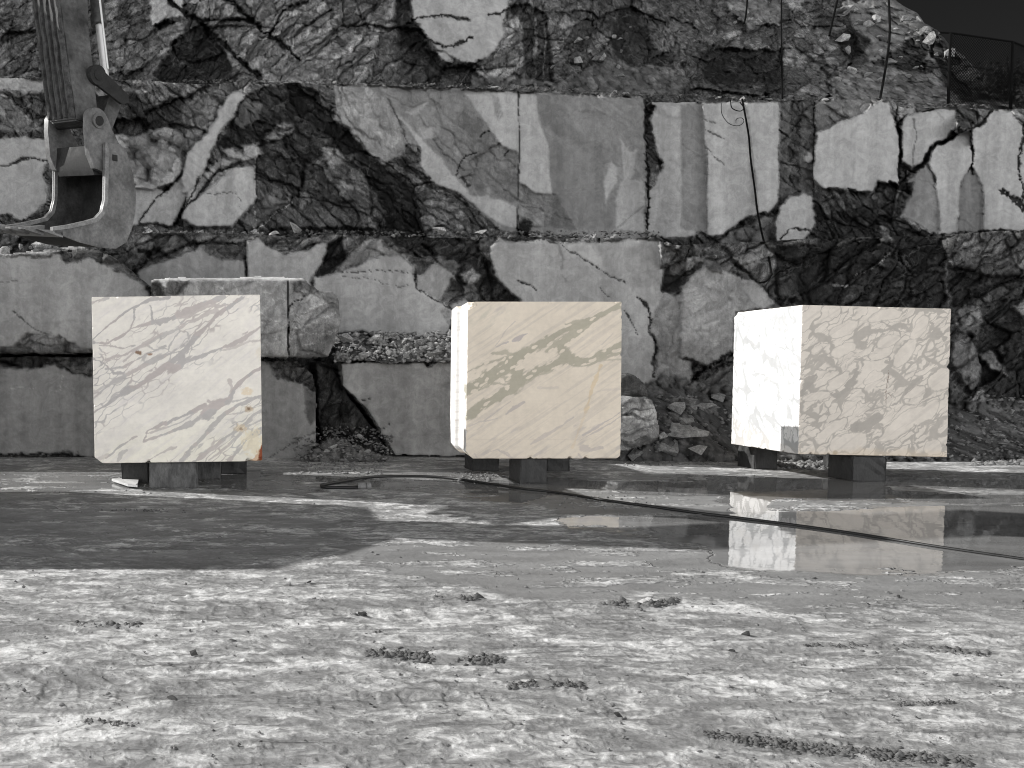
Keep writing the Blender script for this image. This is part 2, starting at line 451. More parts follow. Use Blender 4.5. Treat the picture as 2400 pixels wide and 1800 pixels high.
def slab(name, pts, Y, thick, tone, paint=None, rough=0.0, seed=0, step=2.6, amp=4, bev=.05, ang=0.0, disp=1.0, yfn=None, bevpx=None, label=None, cat=None, group=None):
    """a free-standing block: traced outline, relief on its face, real thickness"""
    xs = [p[0] for p in pts]; ys = [p[1] for p in pts]
    pxv = np.arange(min(xs) - 12, max(xs) + 12, step); pyv = np.arange(min(ys) - 12, max(ys) + 12, step)
    px, py = np.meshgrid(pxv, pyv)
    w1 = fbm(px / 40, py / 40, seed + 1, 5, .6); w2 = fbm(px / 40 + 31, py / 40, seed + 2, 5, .6)
    sd = poly_sd((px + w1 * amp * 2).ravel(), (py + w2 * amp * 2).ravel(), pts).reshape(px.shape)
    Yb = np.full(px.shape, Y, float) if yfn is None else Y + yfn(px, py)
    W = P(px, py, Yb); X = W[..., 0]; Zw = W[..., 2]
    d, tf = relief(X, Zw, seed, ang)
    t_ = np.full(px.size, tone); r_ = np.full(px.size, float(rough)); b_ = np.zeros(px.size); c_ = np.zeros(px.size)
    if paint: paint.apply(px.ravel(), py.ravel(), X.ravel(), Zw.ravel(), t_, r_, b_, c_, seed)
    rg = r_.reshape(px.shape); tn = t_.reshape(px.shape) * (1 + (tf - 1) * rg)
    m_px = Y / F
    bp = (bevpx if bevpx else bev / m_px)
    q = np.clip(1 - sd / bp, 0, 1)
    Yd = Yb + b_.reshape(px.shape) + c_.reshape(px.shape) + rg * d * disp + bev * (1 - np.sqrt(np.clip(1 - q * q, 0, 1)))
    Yd += (1 - rg) * .015 * fbm(X * 1.7, Zw * 1.7, seed + 77, 4)
    co = P(px, py, Yd).reshape(-1, 3)
    keep = (sd > 0)
    qd = grid_quads(*px.shape)
    kq = keep.ravel()[qd].all(1)
    qd = qd[kq]
    used = np.unique(qd); remap = -np.ones(px.size, int); remap[used] = np.arange(len(used))
    me = make_mesh(name, co[used], remap[qd])
    attr(me, 'tone', np.clip(tn.ravel()[used], .012, .62)); attr(me, 'rough', rg.ravel()[used])
    bm = bmesh.new(); bm.from_mesh(me)
    rgl = bm.verts.layers.float.get('rough')
    seedr = np.random.default_rng(seed)
    es = [e for e in bm.edges if e.is_boundary]
    cen = Vector(V(P((min(xs) + max(xs)) / 2, (min(ys) + max(ys)) / 2, Y)))
    for f in (.12, .33, .55):
        r = bmesh.ops.extrude_edge_only(bm, edges=es)
        vs = [g for g in r['geom'] if isinstance(g, bmesh.types.BMVert)]
        for v in vs:
            v.co.y += thick * f + seedr.normal() * .012
            v.co.z += seedr.normal() * .008
            v[rgl] = .8
        es = [g for g in r['geom'] if isinstance(g, bmesh.types.BMEdge) and g.is_boundary]
    try: bmesh.ops.edgeloop_fill(bm, edges=es)
    except Exception: pass
    bmesh.ops.recalc_face_normals(bm, faces=bm.faces[:])
    bm.to_mesh(me); bm.free()
    o = link(name, me, M_ROCK)
    return tag(o, label, cat, group)

# ------------------------------------------------------------------ quarry benches (traced)
# upper bench face
pc = Paint()
pc.face(R1((-900, 600), (400, 590), (760, 560), (1180, 560), (1200, 700), (1100, 850), (850, 870), (700, 1000), (-900, 900)), .10, 1)
pc.face(R1((-900, 500), (330, 503), (330, 560), (230, 600), (100, 590), (-900, 580)), 0.324, .2)
pc.face(R1((-900, 640), (40, 620), (90, 690), (240, 790), (300, 850), (-900, 850)), .22, .6)
pc.face(R1((-900, 900), (300, 890), (300, 1300), (150, 1430), (60, 1390), (-900, 1370)), 0.36, .04, -.1)
pc.crack(R1((-300, 1060), (60, 1075), (150, 1025), (200, 1030), (300, 1040)), 7)
pc.face(R1((620, 570), (930, 555), (1000, 600), (800, 600), (640, 640)), 0.27, .4)
pc.cob(R1((700, 900), (900, 870), (1130, 830), (1190, 900), (1180, 1090), (1100, 1200), (860, 1240), (700, 1250)), 0.27, .42)
pc.face(R1((840, 1230), (960, 1170), (1060, 1250), (1160, 1160), (1220, 1230), (1190, 1300), (1150, 1420), (1110, 1460), (900, 1440), (840, 1470)), 0.324, .08)
pc.face(R1((1190, 700), (1290, 620), (1380, 560), (1480, 560), (1400, 720), (1330, 830), (1260, 900), (1190, 1100), (1150, 1150), (1190, 900)), .2, .7)
pc.face(R1((1480, 600), (1570, 580), (1585, 620), (1540, 720), (1400, 880), (1380, 960), (1330, 1060), (1290, 1180), (1180, 1250), (1160, 1160), (1220, 980), (1310, 880), (1390, 760)), 0.378, .05, -.08)
pc.face(R1((1220, 1230), (1330, 1150), (1500, 1085), (1650, 1080), (1655, 1320), (1500, 1470), (1260, 1475), (1180, 1420)), 0.378, .04, -.12, 3)
pc.face(R1((1290, 1150), (1440, 1020), (1570, 1040), (1400, 1180), (1250, 1290)), 0.297, .4)
pc.crack(R1((1560, 1045), (1400, 1120), (1260, 1280), (1130, 1450)), 12, .12)
pc.crack(R1((1290, 1150), (1180, 1380), (1120, 1460)), 7)
pc.crack(R1((1100, 1200), (1010, 1290), (900, 1430)), 7)
pc.crack(R1((1350, 1250), (1520, 1260), (1560, 1300), (1565, 1360)), 3, .03, .1)
# dark fault
pc.face(R1((1570, 640), (1700, 570), (1900, 545), (2060, 600), (2120, 720), (2212, 790), (2400, 1000), (2700, 1250), (2750, 1560), (1660, 1560), (1662, 1300), (1655, 960), (1400, 950), (1500, 790)), .032, 1, .1)
pc.face(R1((1665, 960), (1800, 930), (1960, 1060), (1930, 1470), (1665, 1480)), .085, .9)
pc.face(R1((1590, 640), (1700, 680), (1690, 760), (1570, 830), (1510, 800)), .12, .5)
pc.face(R1((1560, 930), (1660, 915), (1690, 1010), (1600, 1030)), 0.324, .2)
pc.face(R1((1430, 970), (1490, 960), (1640, 1010), (1600, 1040), (1480, 1020)), 0.36, .3)
pc.face(R1((1700, 900), (1790, 800), (1900, 790), (1900, 830), (1800, 900), (1720, 930)), .2, .8)
pc.face(R1((1990, 1060), (2080, 1030), (2290, 990), (2380, 1150), (2480, 1380), (2440, 1480), (1900, 1480), (1960, 1250)), .125, .9, -.05)
pc.face(R1((2080, 970), (2150, 950), (2212, 1000), (2230, 1060), (2130, 1070)), 0.27, .5)
pc.face(R1((1560, 1460), (1650, 1330), (1750, 1260), (1880, 1320), (1740, 1400), (1640, 1470)), .11, .5)
pc.crack(R1((1670, 1480), (1760, 1400), (1890, 1320), (1860, 1270)), 4, -.04, .3)
pc.crack(R1((1655, 930), (1655, 1480)), 4, -.02, .3)
# centre sheets
pc.face(R2((-60, 550), (180, 560), (700, 575), (1970, 640), (1975, 1560), (1040, 1500), (760, 1250), (600, 1190), (520, 1060), (525, 950), (420, 930), (390, 1000), (290, 1050), (140, 950), (-10, 780)), .21, .12, 0, 3)
pc.face(R2((-30, 570), (180, 565), (300, 660), (350, 760), (410, 930), (390, 1000), (290, 1050), (140, 950), (-30, 770)), .28, .3, .0)
pc.face(R2((180, 560), (1150, 590), (800, 640), (830, 700), (740, 760), (640, 830), (600, 900), (500, 840), (360, 740), (250, 620)), .21, .2, .0)
pc.face(R2((420, 740), (530, 650), (560, 640), (540, 700), (470, 760)), 0.306, .05)
pc.face(R2((510, 820), (600, 815), (600, 880), (530, 890)), 0.306, .05)
pc.face(R2((345, 740), (520, 890), (580, 950), (640, 1020), (700, 1120), (850, 1270), (960, 1270), (1050, 1310), (1145, 1330), (1145, 1480), (1050, 1470), (930, 1380), (760, 1250), (620, 1190), (540, 1120), (515, 1050), (520, 950)), 0.369, .03, -.02, 4)
pc.face(R2((640, 820), (760, 730), (860, 700), (950, 800), (1040, 940), (1140, 1010), (1145, 1330), (1000, 1270), (880, 1240), (740, 1100), (650, 1010), (590, 900)), .175, .25, .02, 5)
pc.face(R2((790, 605), (960, 600), (1155, 590), (1155, 1000), (1040, 940), (950, 800), (870, 690)), 0.387, .02, -.02, 3)
pc.face(R2((960, 600), (1010, 640), (1050, 740), (1010, 800), (1000, 730)), 0.288, .1, 0, 3)
pc.face(R2((1155, 600), (1270, 620), (1280, 780), (1340, 950), (1365, 1265), (1260, 1250), (1150, 1190)), 0.369, .02, -.02, 2)
pc.face(R2((1150, 1190), (1260, 1250), (1370, 1270), (1530, 1480), (1150, 1470)), .18, .3, 0, 4)
pc.face(R2((1370, 1230), (1520, 1480), (1360, 1475)), .14, .2, 0, 4)
pc.face(R2((1290, 700), (1420, 760), (1600, 880), (1720, 1010), (1700, 1060), (1500, 930), (1300, 800)), .165, .05, 0, 5, 8)
pc.face(R2((1350, 900), (1500, 900), (1700, 1060), (1700, 1300), (1790, 1480), (1540, 1480), (1370, 1240)), .185, .04, 0, 3)
pc.face(R2((1750, 1045), (1785, 1090), (1785, 1180), (1715, 1315), (1700, 1180)), 0.351, .02, 0, 2)
pc.face(R2((1800, 890), (1830, 930), (1870, 980), (1910, 980), (1905, 1120), (1870, 1160), (1965, 1170), (1965, 1510), (1790, 1480), (1775, 1310), (1830, 1140)), 0.324, .03, 0, 4)
pc.crack(R2((1150, 590), (1152, 1000), (1143, 1300), (1140, 1480)), 5, .05, .03, 1)
pc.crack(R2((960, 845), (890, 890)), 5); pc.crack(R2((870, 985), (800, 1015), (760, 1080), (735, 1140)), 4); pc.crack(R2((1085, 975), (1045, 1015)), 4)
pc.crack(R2((770, 1150), (800, 1180), (830, 1210)), 12, .06, .025, 5)
pc.crack(R2((1965, 1330), (1880, 1400), (1790, 1480)), 5, .01, .16, 1)
pc.crack(R2((300, 640), (360, 770), (430, 920)), 5, .05, .09)
pc.face(R2((1150, 1440), (1200, 1400), (1230, 1450), (1220, 1530), (1140, 1530)), .02, 1, .1)
# right of the joint
pc.face(R2((1975, 640), (2300, 650), (2300, 1530), (1980, 1540)), .29, .06, 0, 2)
pc.face(R2((1975, 640), (2030, 700), (2000, 800), (2040, 900), (2080, 1080), (2000, 1230), (1980, 1240)), .1, .9, .05)
pc.face(R2((2060, 670), (2200, 680), (2205, 760), (2110, 730)), 0.36, .02); pc.face(R2((2030, 740), (2130, 760), (2205, 780), (2205, 1040), (2060, 1040), (2010, 850)), 0.342, .02, 0, 4)
pc.face(R2((1985, 1240), (2040, 1190), (2060, 1270), (2030, 1500), (1990, 1510)), 0.342, .03)
pc.crack(R2((1970, 640), (1975, 1000), (1985, 1300), (1985, 1540)), 9, .15, .025, 4)
pc.face(R3((-10, 680), (130, 670), (150, 900), (160, 1100), (160, 1510), (-10, 1480)), .2, .08, .03, 2)
pc.face(R3((130, 665), (390, 660), (625, 660), (625, 1310), (560, 1385), (480, 1390), (430, 1390), (260, 1520), (160, 1530), (160, 1100), (143, 900)), 0.387, .02, -.06, 2.5)
pc.face(R3((395, 670), (410, 670), (480, 1250), (490, 1380), (440, 1380), (450, 1200)), 0.297, .1, 0, 3, 5)
pc.crack(R3((145, 775), (220, 800)), 4, .02, .12); pc.crack(R3((145, 835), (260, 885)), 5, .03, .1); pc.crack(R3((150, 960), (200, 1020), (275, 1075)), 5, .03, .12)
pc.face(R3((627, 655), (760, 650), (850, 650), (850, 1250), (640, 1345)), .13, .55, .12, 3)
pc.face(R3((700, 660), (760, 660), (770, 1200), (690, 1200)), .09, .9, .14)
pc.face(R3((780, 1010), (840, 970), (845, 1050), (800, 1050)), 0.342, .1)
pc.face(R3((855, 650), (1290, 640), (1190, 715), (1000, 780), (860, 850)), .17, .4, .05)
pc.face(R3((855, 855), (1000, 790), (1180, 722), (1285, 650), (1340, 660), (1380, 780), (1400, 900), (1400, 1190), (1345, 1180), (1340, 1220), (1240, 1240), (1090, 1220), (1000, 1210), (900, 1235), (850, 1180)), 0.396, .015, -.1, 4)
pc.face(R3((1425, 780), (1445, 755), (1640, 700), (1772, 690), (1772, 830), (1700, 900), (1620, 940), (1550, 1060), (1480, 1090), (1410, 1040), (1420, 880)), 0.378, .03, -.05, 4)
pc.face(R3((1400, 740), (1480, 690), (1520, 700), (1510, 740), (1420, 760)), 0.27, .2)
pc.face(R3((1775, 690), (2010, 705), (1960, 790), (1850, 830), (1775, 840)), .12, .8, .05)
pc.face(R3((1880, 800), (1950, 790), (2000, 710), (2140, 710), (2190, 800), (2600, 780), (2600, 1480), (1950, 1505), (1940, 1200), (1880, 1070)), 0.387, .015, -.06, 5)
pc.face(R3((1590, 1060), (1630, 950), (1750, 900), (1865, 840), (1885, 1060), (1800, 1180), (1780, 1505), (1650, 1525), (1640, 1150)), 0.387, .015, -.05, 3)
pc.face(R3((1580, 1050), (1620, 1120), (1645, 1230), (1665, 1500), (1640, 1530), (1500, 1430), (1400, 1380), (1440, 1180), (1520, 1110)), .21, .1, 0, 4, 4)
pc.face(R3((1880, 1075), (1925, 1150), (1945, 1260), (1955, 1500), (1780, 1505), (1790, 1230), (1830, 1130)), .17, .08, 0, 3, 4)
pc.crack(R3((1400, 700), (1385, 760), (1410, 860), (1405, 1000), (1400, 1180)), 9, .15, .02)
pc.crack(R3((2000, 715), (1930, 800), (1860, 830), (1760, 890), (1640, 935), (1590, 1010), (1560, 1070), (1480, 1110), (1400, 1190)), 10, .15, .025)
pc.crack(R3((1870, 790), (1868, 900), (1882, 1000), (1882, 1130)), 9, .12, .015)
pc.crack(R3((1505, 780), (1515, 860), (1495, 960), (1490, 1090)), 5, .03, .14)
pc.crack(R3((2080, 1235), (2130, 1280), (2230, 1340)), 14, .12, .03, 6)
pc.crack(R3((2212, 800), (2190, 1100), (2212, 1300)), 8, .1, .03, 6)
pc.crack(R3((850, 655), (847, 1200), (865, 1560)), 5, .1, .03, 2)
# dark crushed mass at the right foot
pc.face(R3((870, 1235), (1000, 1215), (1120, 1225), (1240, 1245), (1260, 1170), (1330, 1200), (1400, 1190), (1500, 1180), (1410, 1390), (1640, 1540), (2600, 1500), (2600, 1800), (-200, 1800), (-200, 1540), (160, 1535), (260, 1520), (430, 1390), (560, 1390), (640, 1350), (850, 1250)), .035, 1, -.05)
pc.face(R3((880, 1230), (1240, 1250), (1400, 1200), (1390, 1380), (1200, 1330), (1000, 1370), (880, 1400)), .11, 1)
pc.face(R3((640, 1335), (700, 1290), (780, 1250), (840, 1260), (865, 1470), (800, 1560), (660, 1590), (590, 1610), (600, 1450)), 0.369, .05, -.2, 5)
pc.crack(R3((640, 1550), (700, 1490), (800, 1490), (840, 1500)), 6)
pc.cob(R3((230, 1560), (330, 1480), (620, 1400), (600, 1600), (250, 1620)), .13, .3)
pc.face(R3((1290, 1450), (1340, 1460), (1370, 1560), (1290, 1640)), .13, .9)
tier('quarry_face', -700, 3000, 2.8, [(-700, 178), (0, 180), (330, 186), (450, 195), (800, 196), (1080, 206), (1300, 215), (1500, 226), (1520, 240), (1830, 236), (1900, 234), (2085, 233), (2110, 252), (2240, 250), (2400, 258), (3000, 265)], 640, 17.0, .15, pc, 21, -.7, tops=3.5)
# lower bench face
pb = Paint()
pb.face([(-900, 400), (330, 540), (330, 1200), (-900, 1200)], .12, 1)
pb.face(R4((850, 130), (1250, 150), (1620, 150), (1600, 320), (1440, 300), (1300, 230), (1120, 300), (960, 340), (860, 360)), .19, .8, .05)
pb.crack(R4((870, 340), (1080, 270), (1250, 200), (1570, 190)), 9, .12, .04)
pb.crack(R4((900, 250), (970, 260), (960, 290)), 12, .15, .02)
pb.face(R4((890, 380), (960, 340), (1130, 300), (1300, 222), (1430, 300), (1590, 300), (1600, 700), (890, 700)), .25, .05, -.03, 4)
pb.face(R4((1605, 180), (1680, 160), (1730, 210), (1840, 270), (2000, 240), (2060, 190), (2130, 190), (2105, 290), (2010, 445), (2100, 700), (1605, 700)), 0.323, .04, -.08, 3)
pb.crack(R4((1780, 290), (1860, 290), (1950, 300)), 8, .0, .22)
pb.crack(R4((1595, 180), (1598, 420)), 5, .08, .06, 1)
pb.face(R4((2130, 195), (2212, 150), (2240, 320), (2030, 440), (2090, 330)), .04, 1, .25)
pb.face(R5((-180, 420), (0, 380), (120, 330), (230, 262), (290, 255), (380, 275), (470, 340), (490, 480), (640, 570), (735, 640), (720, 700), (700, 790), (560, 805), (110, 775), (-180, 780)), 0.361, .03, -.1, 4)
pb.face(R5((-30, 350), (60, 250), (130, 180), (230, 160), (300, 215), (400, 270), (470, 335), (390, 285), (270, 265), (130, 320), (0, 380)), .24, .5)
pb.face(R5((210, 190), (250, 180), (260, 230), (240, 260)), 0.342, .3)
pb.face(R5((500, 400), (590, 330), (640, 320), (740, 430), (680, 470), (640, 570), (490, 490)), .29, .1)
pb.face(R5((690, 430), (750, 440), (830, 510), (700, 590), (640, 575)), .07, .9, .1)
pb.face(R5((650, 640), (720, 610), (780, 560), (900, 560), (800, 660), (730, 760)), 0.285, .3)
pb.crack(R5((0, 385), (120, 370), (300, 375), (420, 385), (490, 390)), 3, .04, .05)
pb.crack(R5((0, 410), (150, 415), (270, 455), (370, 470), (470, 450)), 2.5, .03, .1)
pb.crack(R5((490, 370), (490, 490), (560, 530), (640, 575), (730, 640)), 5, .06, .03)
pb.crack(R5((720, 700), (715, 780)), 10, .1, .04)
pb.face(R5((270, 150), (450, 120), (700, 140), (880, 170), (940, 290), (1000, 430), (1160, 555), (1100, 600), (800, 570), (750, 450), (640, 300), (440, 260)), .035, 1, .2)
pb.face(R5((760, 400), (850, 350), (920, 400), (870, 450), (800, 460)), .2, .7, .0)
pb.face(R5((770, 460), (860, 450), (900, 500), (880, 570), (780, 570)), .12, .8, .0)
pb.cob(R5((420, 200), (560, 260), (760, 340), (730, 420), (600, 300)), .16, .2)
pb.face(R5((875, 175), (985, 160), (1000, 200), (960, 260), (940, 310), (900, 260)), .2, .6)
pb.face(R5((970, 215), (1020, 165), (1100, 190), (1200, 185), (1290, 165), (1400, 190), (2060, 168), (2075, 480), (2060, 700), (2010, 740), (2030, 900), (2045, 1050), (2050, 1130), (1950, 1150), (1200, 1150), (1150, 560), (1010, 430), (960, 290)), 0.342, .03, -.1, 3)
pb.face(R5((1420, 200), (1650, 190), (1700, 300), (1720, 400), (1560, 280)), 0.389, .02, -.1)
pb.face(R5((1850, 200), (2070, 200), (2070, 500), (1850, 470)), 0.294, .05, -.1, 5, 8)
pb.crack(R5((1300, 170), (1420, 200), (1520, 260), (1600, 310), (1730, 400), (1840, 450)), 4, .05, .05)
pb.crack(R5((1410, 190), (1440, 290), (1430, 400), (1450, 440)), 9, .02, .2)
pb.crack(R5((1150, 445), (1210, 460), (1260, 495)), 5); pb.crack(R5((1680, 490), (1740, 550)), 4, .03, .08)
pb.crack(R5((1825, 630), (1870, 680), (1920, 780)), 4, .05, .06)
pb.crack(R5((1930, 550), (1980, 620), (2020, 690), (2000, 770), (2045, 860), (2030, 960), (2030, 1050)), 9, .12, .03, 4)
pb.crack(R5((2020, 690), (2060, 680)), 6)
pb.face(R5((2075, 180), (2212, 240), (2240, 500), (2075, 505)), .1, .9, .15)
pb.face(R5((2075, 400), (2190, 390), (2212, 480), (2075, 505)), .045, .6, .2)
pb.face(R5((2070, 520), (2212, 520), (2230, 1100), (2050, 1120), (2040, 900), (2010, 760)), .24, .25, -.08)
pb.face(R6((-10, 480), (60, 400), (150, 330), (330, 390), (470, 440), (540, 500), (600, 570), (560, 605), (340, 640), (335, 900), (300, 925), (150, 1005), (80, 960), (-10, 930)), .28, .22, -.15, 5)
pb.face(R6((380, 450), (470, 450), (590, 570), (540, 600), (450, 590), (430, 520)), 0.323, .1, -.1)
pb.bulge(R6((60, 480), (150, 400), (300, 450), (330, 800), (150, 950), (0, 850)), -.12, 60)
pb.crack(R6((40, 1085), (130, 1020), (230, 960), (335, 905)), 11, .25, .015, 5)
pb.face(R6((-20, 930), (70, 970), (50, 1080), (-20, 1140)), .26, .25, -.1)
pb.face(R6((70, 1100), (330, 970), (400, 1180), (90, 1150)), .16, .5, .0)
pb.face(R6((250, 350), (330, 290), (460, 245), (540, 320), (565, 400), (480, 445), (340, 385)), .13, .8, -.1)
pb.face(R6((330, 300), (460, 250), (500, 300), (380, 340)), .24, .6, -.1)
pb.face(R6((-20, 80), (240, 100), (240, 200), (600, 560), (480, 440), (250, 260), (100, 300), (-20, 290)), .08, 1, .1)
pb.cob(R6((-40, 290), (130, 290), (280, 340), (280, 390), (130, 330), (-20, 400)), .16, .22)
pb.face(R6((590, 230), (860, 200), (1000, 0), (1700, 140), (1720, 620), (1300, 640), (600, 590)), .03, 1, .1)
pb.face(R6((620, 400), (720, 380), (760, 560), (620, 560)), .11, .9, .0)
pb.face(R6((1290, 60), (1350, 70), (1360, 200), (1290, 200)), .15, .8)
pb.face(R6((1670, 150), (1800, 125), (2300, 105), (2300, 420), (2100, 420), (1960, 390), (1720, 330)), .12, 1, .0)
pb.face(R6((1720, 330), (1960, 390), (2212, 420), (2300, 1250), (1960, 1250), (1920, 900), (1740, 620)), .04, 1, .15)
pb.face(R6((1740, 620), (1830, 590), (1920, 600), (1950, 700), (1900, 780), (1780, 760)), .15, .8, -.1)
pb.face(R6((1740, 820), (1880, 830), (1930, 900), (1920, 1100), (1880, 1160), (1740, 1000)), .19, .6, -.15)
pb.face(R6((1930, 910), (2000, 890), (2090, 1010), (2110, 1060), (2010, 1020)), .2, .6, -.1)
pb.face(R6((2110, 620), (2230, 560), (2230, 720), (2180, 660)), .2, .7, -.1)
pb.face(R6((1740, 1100), (1860, 1180), (1880, 1230), (1740, 1240)), .14, .8, -.15)
pb.crack(R6((1100, 420), (1270, 330), (1360, 250)), 3, -.03, .2); pb.crack(R6((980, 460), (1060, 465)), 6, -.04, .25)
pb.cob([(1180, 960), (1560, 880), (1700, 900), (1760, 950), (2050, 960), (2420, 930), (3000, 930), (3000, 1160), (1180, 1160)], .13, .16)
def talus(px, py):
    t = np.clip((py - (960 - 60 * np.exp(-((px - 1560) / 110) ** 2))) / 110, 0, 1) * sstep(1150, 1480, px)
    return -1.9 * t ** 1.15
tier('lower_quarry_face', -700, 3000, 3.3, [(-700, 556), (300, 545), (800, 552), (1030, 556), (1545, 558), (1580, 575), (1690, 572), (1750, 566), (2200, 552), (2400, 538), (3000, 530)], 1110, 15.0, .15, pb, 57, .5, yfn=talus, tops=2.5, back=((.3, 1), (1.0, 0), (3.2, -3)))

# rough upper slope
pd = Paint()
pd.face(R1((-900, -300), (260, -300), (320, 520), (-900, 520)), 0.225, 1)
pd.face(R1((600, -300), (960, -300), (970, 200), (980, 545), (620, 560)), 0.195, 1)
pd.face(R1((970, 10), (1080, -200), (1300, -200), (1200, 20), (1190, 110), (1100, 130), (980, 160)), 0.495, .35)
pd.face(R1((980, 200), (1080, 130), (1200, 170), (1110, 340), (1000, 480), (960, 480)), 0.3, .8)
pd.face(R1((1110, 310), (1220, 200), (1320, 150), (1430, 300), (1500, 420), (1490, 520), (1300, 560), (1060, 560), (1000, 480)), .04, 1, .3)
pd.face(R1((1000, 160), (1070, 130), (1140, 160), (1040, 200)), .035, 1, .3)
pd.face(R1((1200, 0), (1700, -300), (2300, -300), (2900, -100), (2350, 200), (2500, 560), (1700, 530), (1500, 420), (1330, 140)), 0.315, .9)
pd.crack(R1((1100, 0), (1200, 90), (1310, 140), (1420, 260), (1560, 390), (1690, 500)), 18, .3, .025, 4)
pd.crack(R1((1470, 0), (1640, 130), (1760, 250), (1880, 330), (1950, 385)), 13, .25, .03, 6)
pd.crack(R1((1330, 130), (1500, 130), (1640, 130)), 12, .2, .04)
pd.crack(R1((1740, 240), (1840, 60), (1990, 20)), 10, .2, .04); pd.crack(R1((1900, 230), (2100, 90), (2212, 30)), 10, .2, .05)
pd.face(R2((-60, -300), (330, -300), (330, 100), (350, 250), (330, 540), (-60, 540)), 0.3, 1)
pd.face(R2((330, -200), (470, -200), (440, 120), (490, 230), (610, 340), (720, 420), (850, 430), (980, 540), (800, 560), (640, 480), (540, 400), (370, 280)), .045, 1, .2)
pd.face(R2((440, -200), (1060, -200), (1090, 60), (1075, 110), (1060, 180), (1050, 240), (980, 330), (930, 390), (860, 412), (780, 400), (700, 355), (620, 310), (550, 230), (470, 130)), 0.361, .015, -.15, 5)
pd.face(R2((625, 320), (700, 335), (720, 400), (640, 380)), 0.39, .1, -.05)
pd.crack(R2((470, 135), (590, 110), (700, 100), (760, 120), (830, 124)), 9, .15, .03, 4)
pd.crack(R2((440, 140), (560, 250), (680, 297), (790, 275), (840, 240)), 10, .15, .03, 4)
pd.crack(R2((960, 80), (1010, 85), (1090, 60)), 8, .15, .04, 4)
pd.face(R2((1070, 110), (1180, 140), (1190, 400), (1110, 520), (960, 540), (850, 430), (950, 400), (1050, 250)), 0.3, .9)
pd.face(R2((1090, 60), (1200, 20), (1330, 110), (1350, 300), (1375, 520), (1190, 540), (1180, 180)), .05, 1, .2)
pd.crack(R2((1250, 120), (1260, 480)), 8, -.05, .14); pd.crack(R2((1320, 160), (1310, 480)), 7, -.05, .12)
pd.face(R2((1300, -200), (1720, -200), (1760, 350), (1520, 500), (1390, 520), (1350, 200)), 0.158, 1)
pd.face(R2((1750, 350), (1750, 160), (1800, 60), (1900, 40), (1975, 130), (2010, 300), (2250, 420), (2100, 480), (1800, 420)), .035, .9, .1)
pd.cob(R2((850, 480), (1380, 520), (1700, 400), (2212, 440), (2212, 640), (850, 640)), 0.15, .18)
pd.face(R3((-50, -300), (300, -300), (250, 150), (60, 300), (-50, 500)), 0.135, 1)
pd.cob(R3((290, -100), (620, -100), (620, 160), (420, 180), (290, 60)), 0.255, .3)
pd.face(R3((650, -200), (780, -200), (770, 60), (720, 100), (650, 30)), 0.39, .7, -.2)
pd.face(R3((60, 260), (300, 210), (620, 180), (780, 90), (900, 170), (1080, 400), (960, 480), (820, 380), (640, 320), (330, 340)), 0.255, 1, -.15)
pd.face(R3((780, 140), (860, 330), (1000, 500), (1080, 400), (900, 180)), 0.3, .9, -.2)
pd.face(R3((150, 330), (330, 320), (640, 340), (640, 540), (150, 540)), .05, 1, .15)
pd.face(R3((645, 320), (760, 310), (870, 430), (970, 560), (960, 620), (650, 620)), 0.255, .9)
pd.cob(R3((970, -150), (1400, -150), (1560, 140), (1740, 320), (1680, 440), (1400, 330), (1200, 420), (1120, 260)), 0.21, .45)
pd.face(R3((950, 220), (1080, 170), (1210, 260), (1180, 370), (1060, 330)), 0.0546, .9)
pd.face(R3((1340, 380), (1420, 280), (1560, 220), (1600, 300), (1540, 480), (1400, 480)), .05, 1)
pd.cob(R3((960, 480), (1220, 420), (1600, 480), (1800, 620), (2212, 660), (2212, 760), (960, 760)), 0.225, .15)
pd.face(R3((1660, 420), (1800, 380), (1960, 500), (2000, 640), (1820, 640), (1680, 540)), .055, 1)
pd.face(R3((1600, 200), (1720, 230), (1800, 420), (1660, 440), (1600, 330)), .05, .8, .25)  # protruding rock painted dark to cancel the sun on its edge
def recede(px, py):
    k = sstep(1200, 1700, px)
    return np.clip(235 - py, -40, 500) * (.004 + .013 * k) + .8 * k
tier('upper_quarry_slope', -700, 3000, 2.8, [(-700, -170), (1500, -170), (1850, -140), (2050, -45), (2106, 0), (2150, 34), (2165, 57), (2200, 76), (2235, 115), (2265, 140), (2290, 165), (2310, 185), (2350, 215), (2420, 245), (3000, 300)], 315, 18.2, .13, pd, 91, .75, yfn=recede, tops=6, gain=.74, back=((.5, 2), (2.0, 0), (9, -60)))

# ------------------------------------------------------------------ lower course of squared blocks
a1 = Paint()
a1.face([(-900, 830), (215, 840), (215, 880), (120, 862), (-900, 860)], .1, .8)
a1.face(R4((1690, 960), (1980, 970), (2060, 1100), (2055, 1180), (1960, 1100), (1800, 1080)), .08, .9, .08)
a1.face(R4((1980, 1130), (2055, 1190), (2055, 1320), (1990, 1370), (1960, 1230)), .13, .2, .02)
a1.crack(R4((1700, 1600), (1850, 1520), (2050, 1410)), 4, .03, .1)
a1.face(R4((0, 1560), (300, 1570), (420, 1530), (600, 1590), (600, 1700), (0, 1700)), .1, .8, .02)
a1.crack([(-500, 1056), (60, 1065), (150, 1062), (220, 1075)], 7, .08, .02)
a1.crack(R4((60, 1140), (200, 1135), (290, 1125)), 3, -.01, .3); a1.crack(R4((350, 1160), (400, 1150), (405, 1060)), 4, -.01, .32)
a1.face(R4((0, 910), (590, 910), (590, 960), (440, 980), (200, 990), (0, 975)), .07, .9, .1)
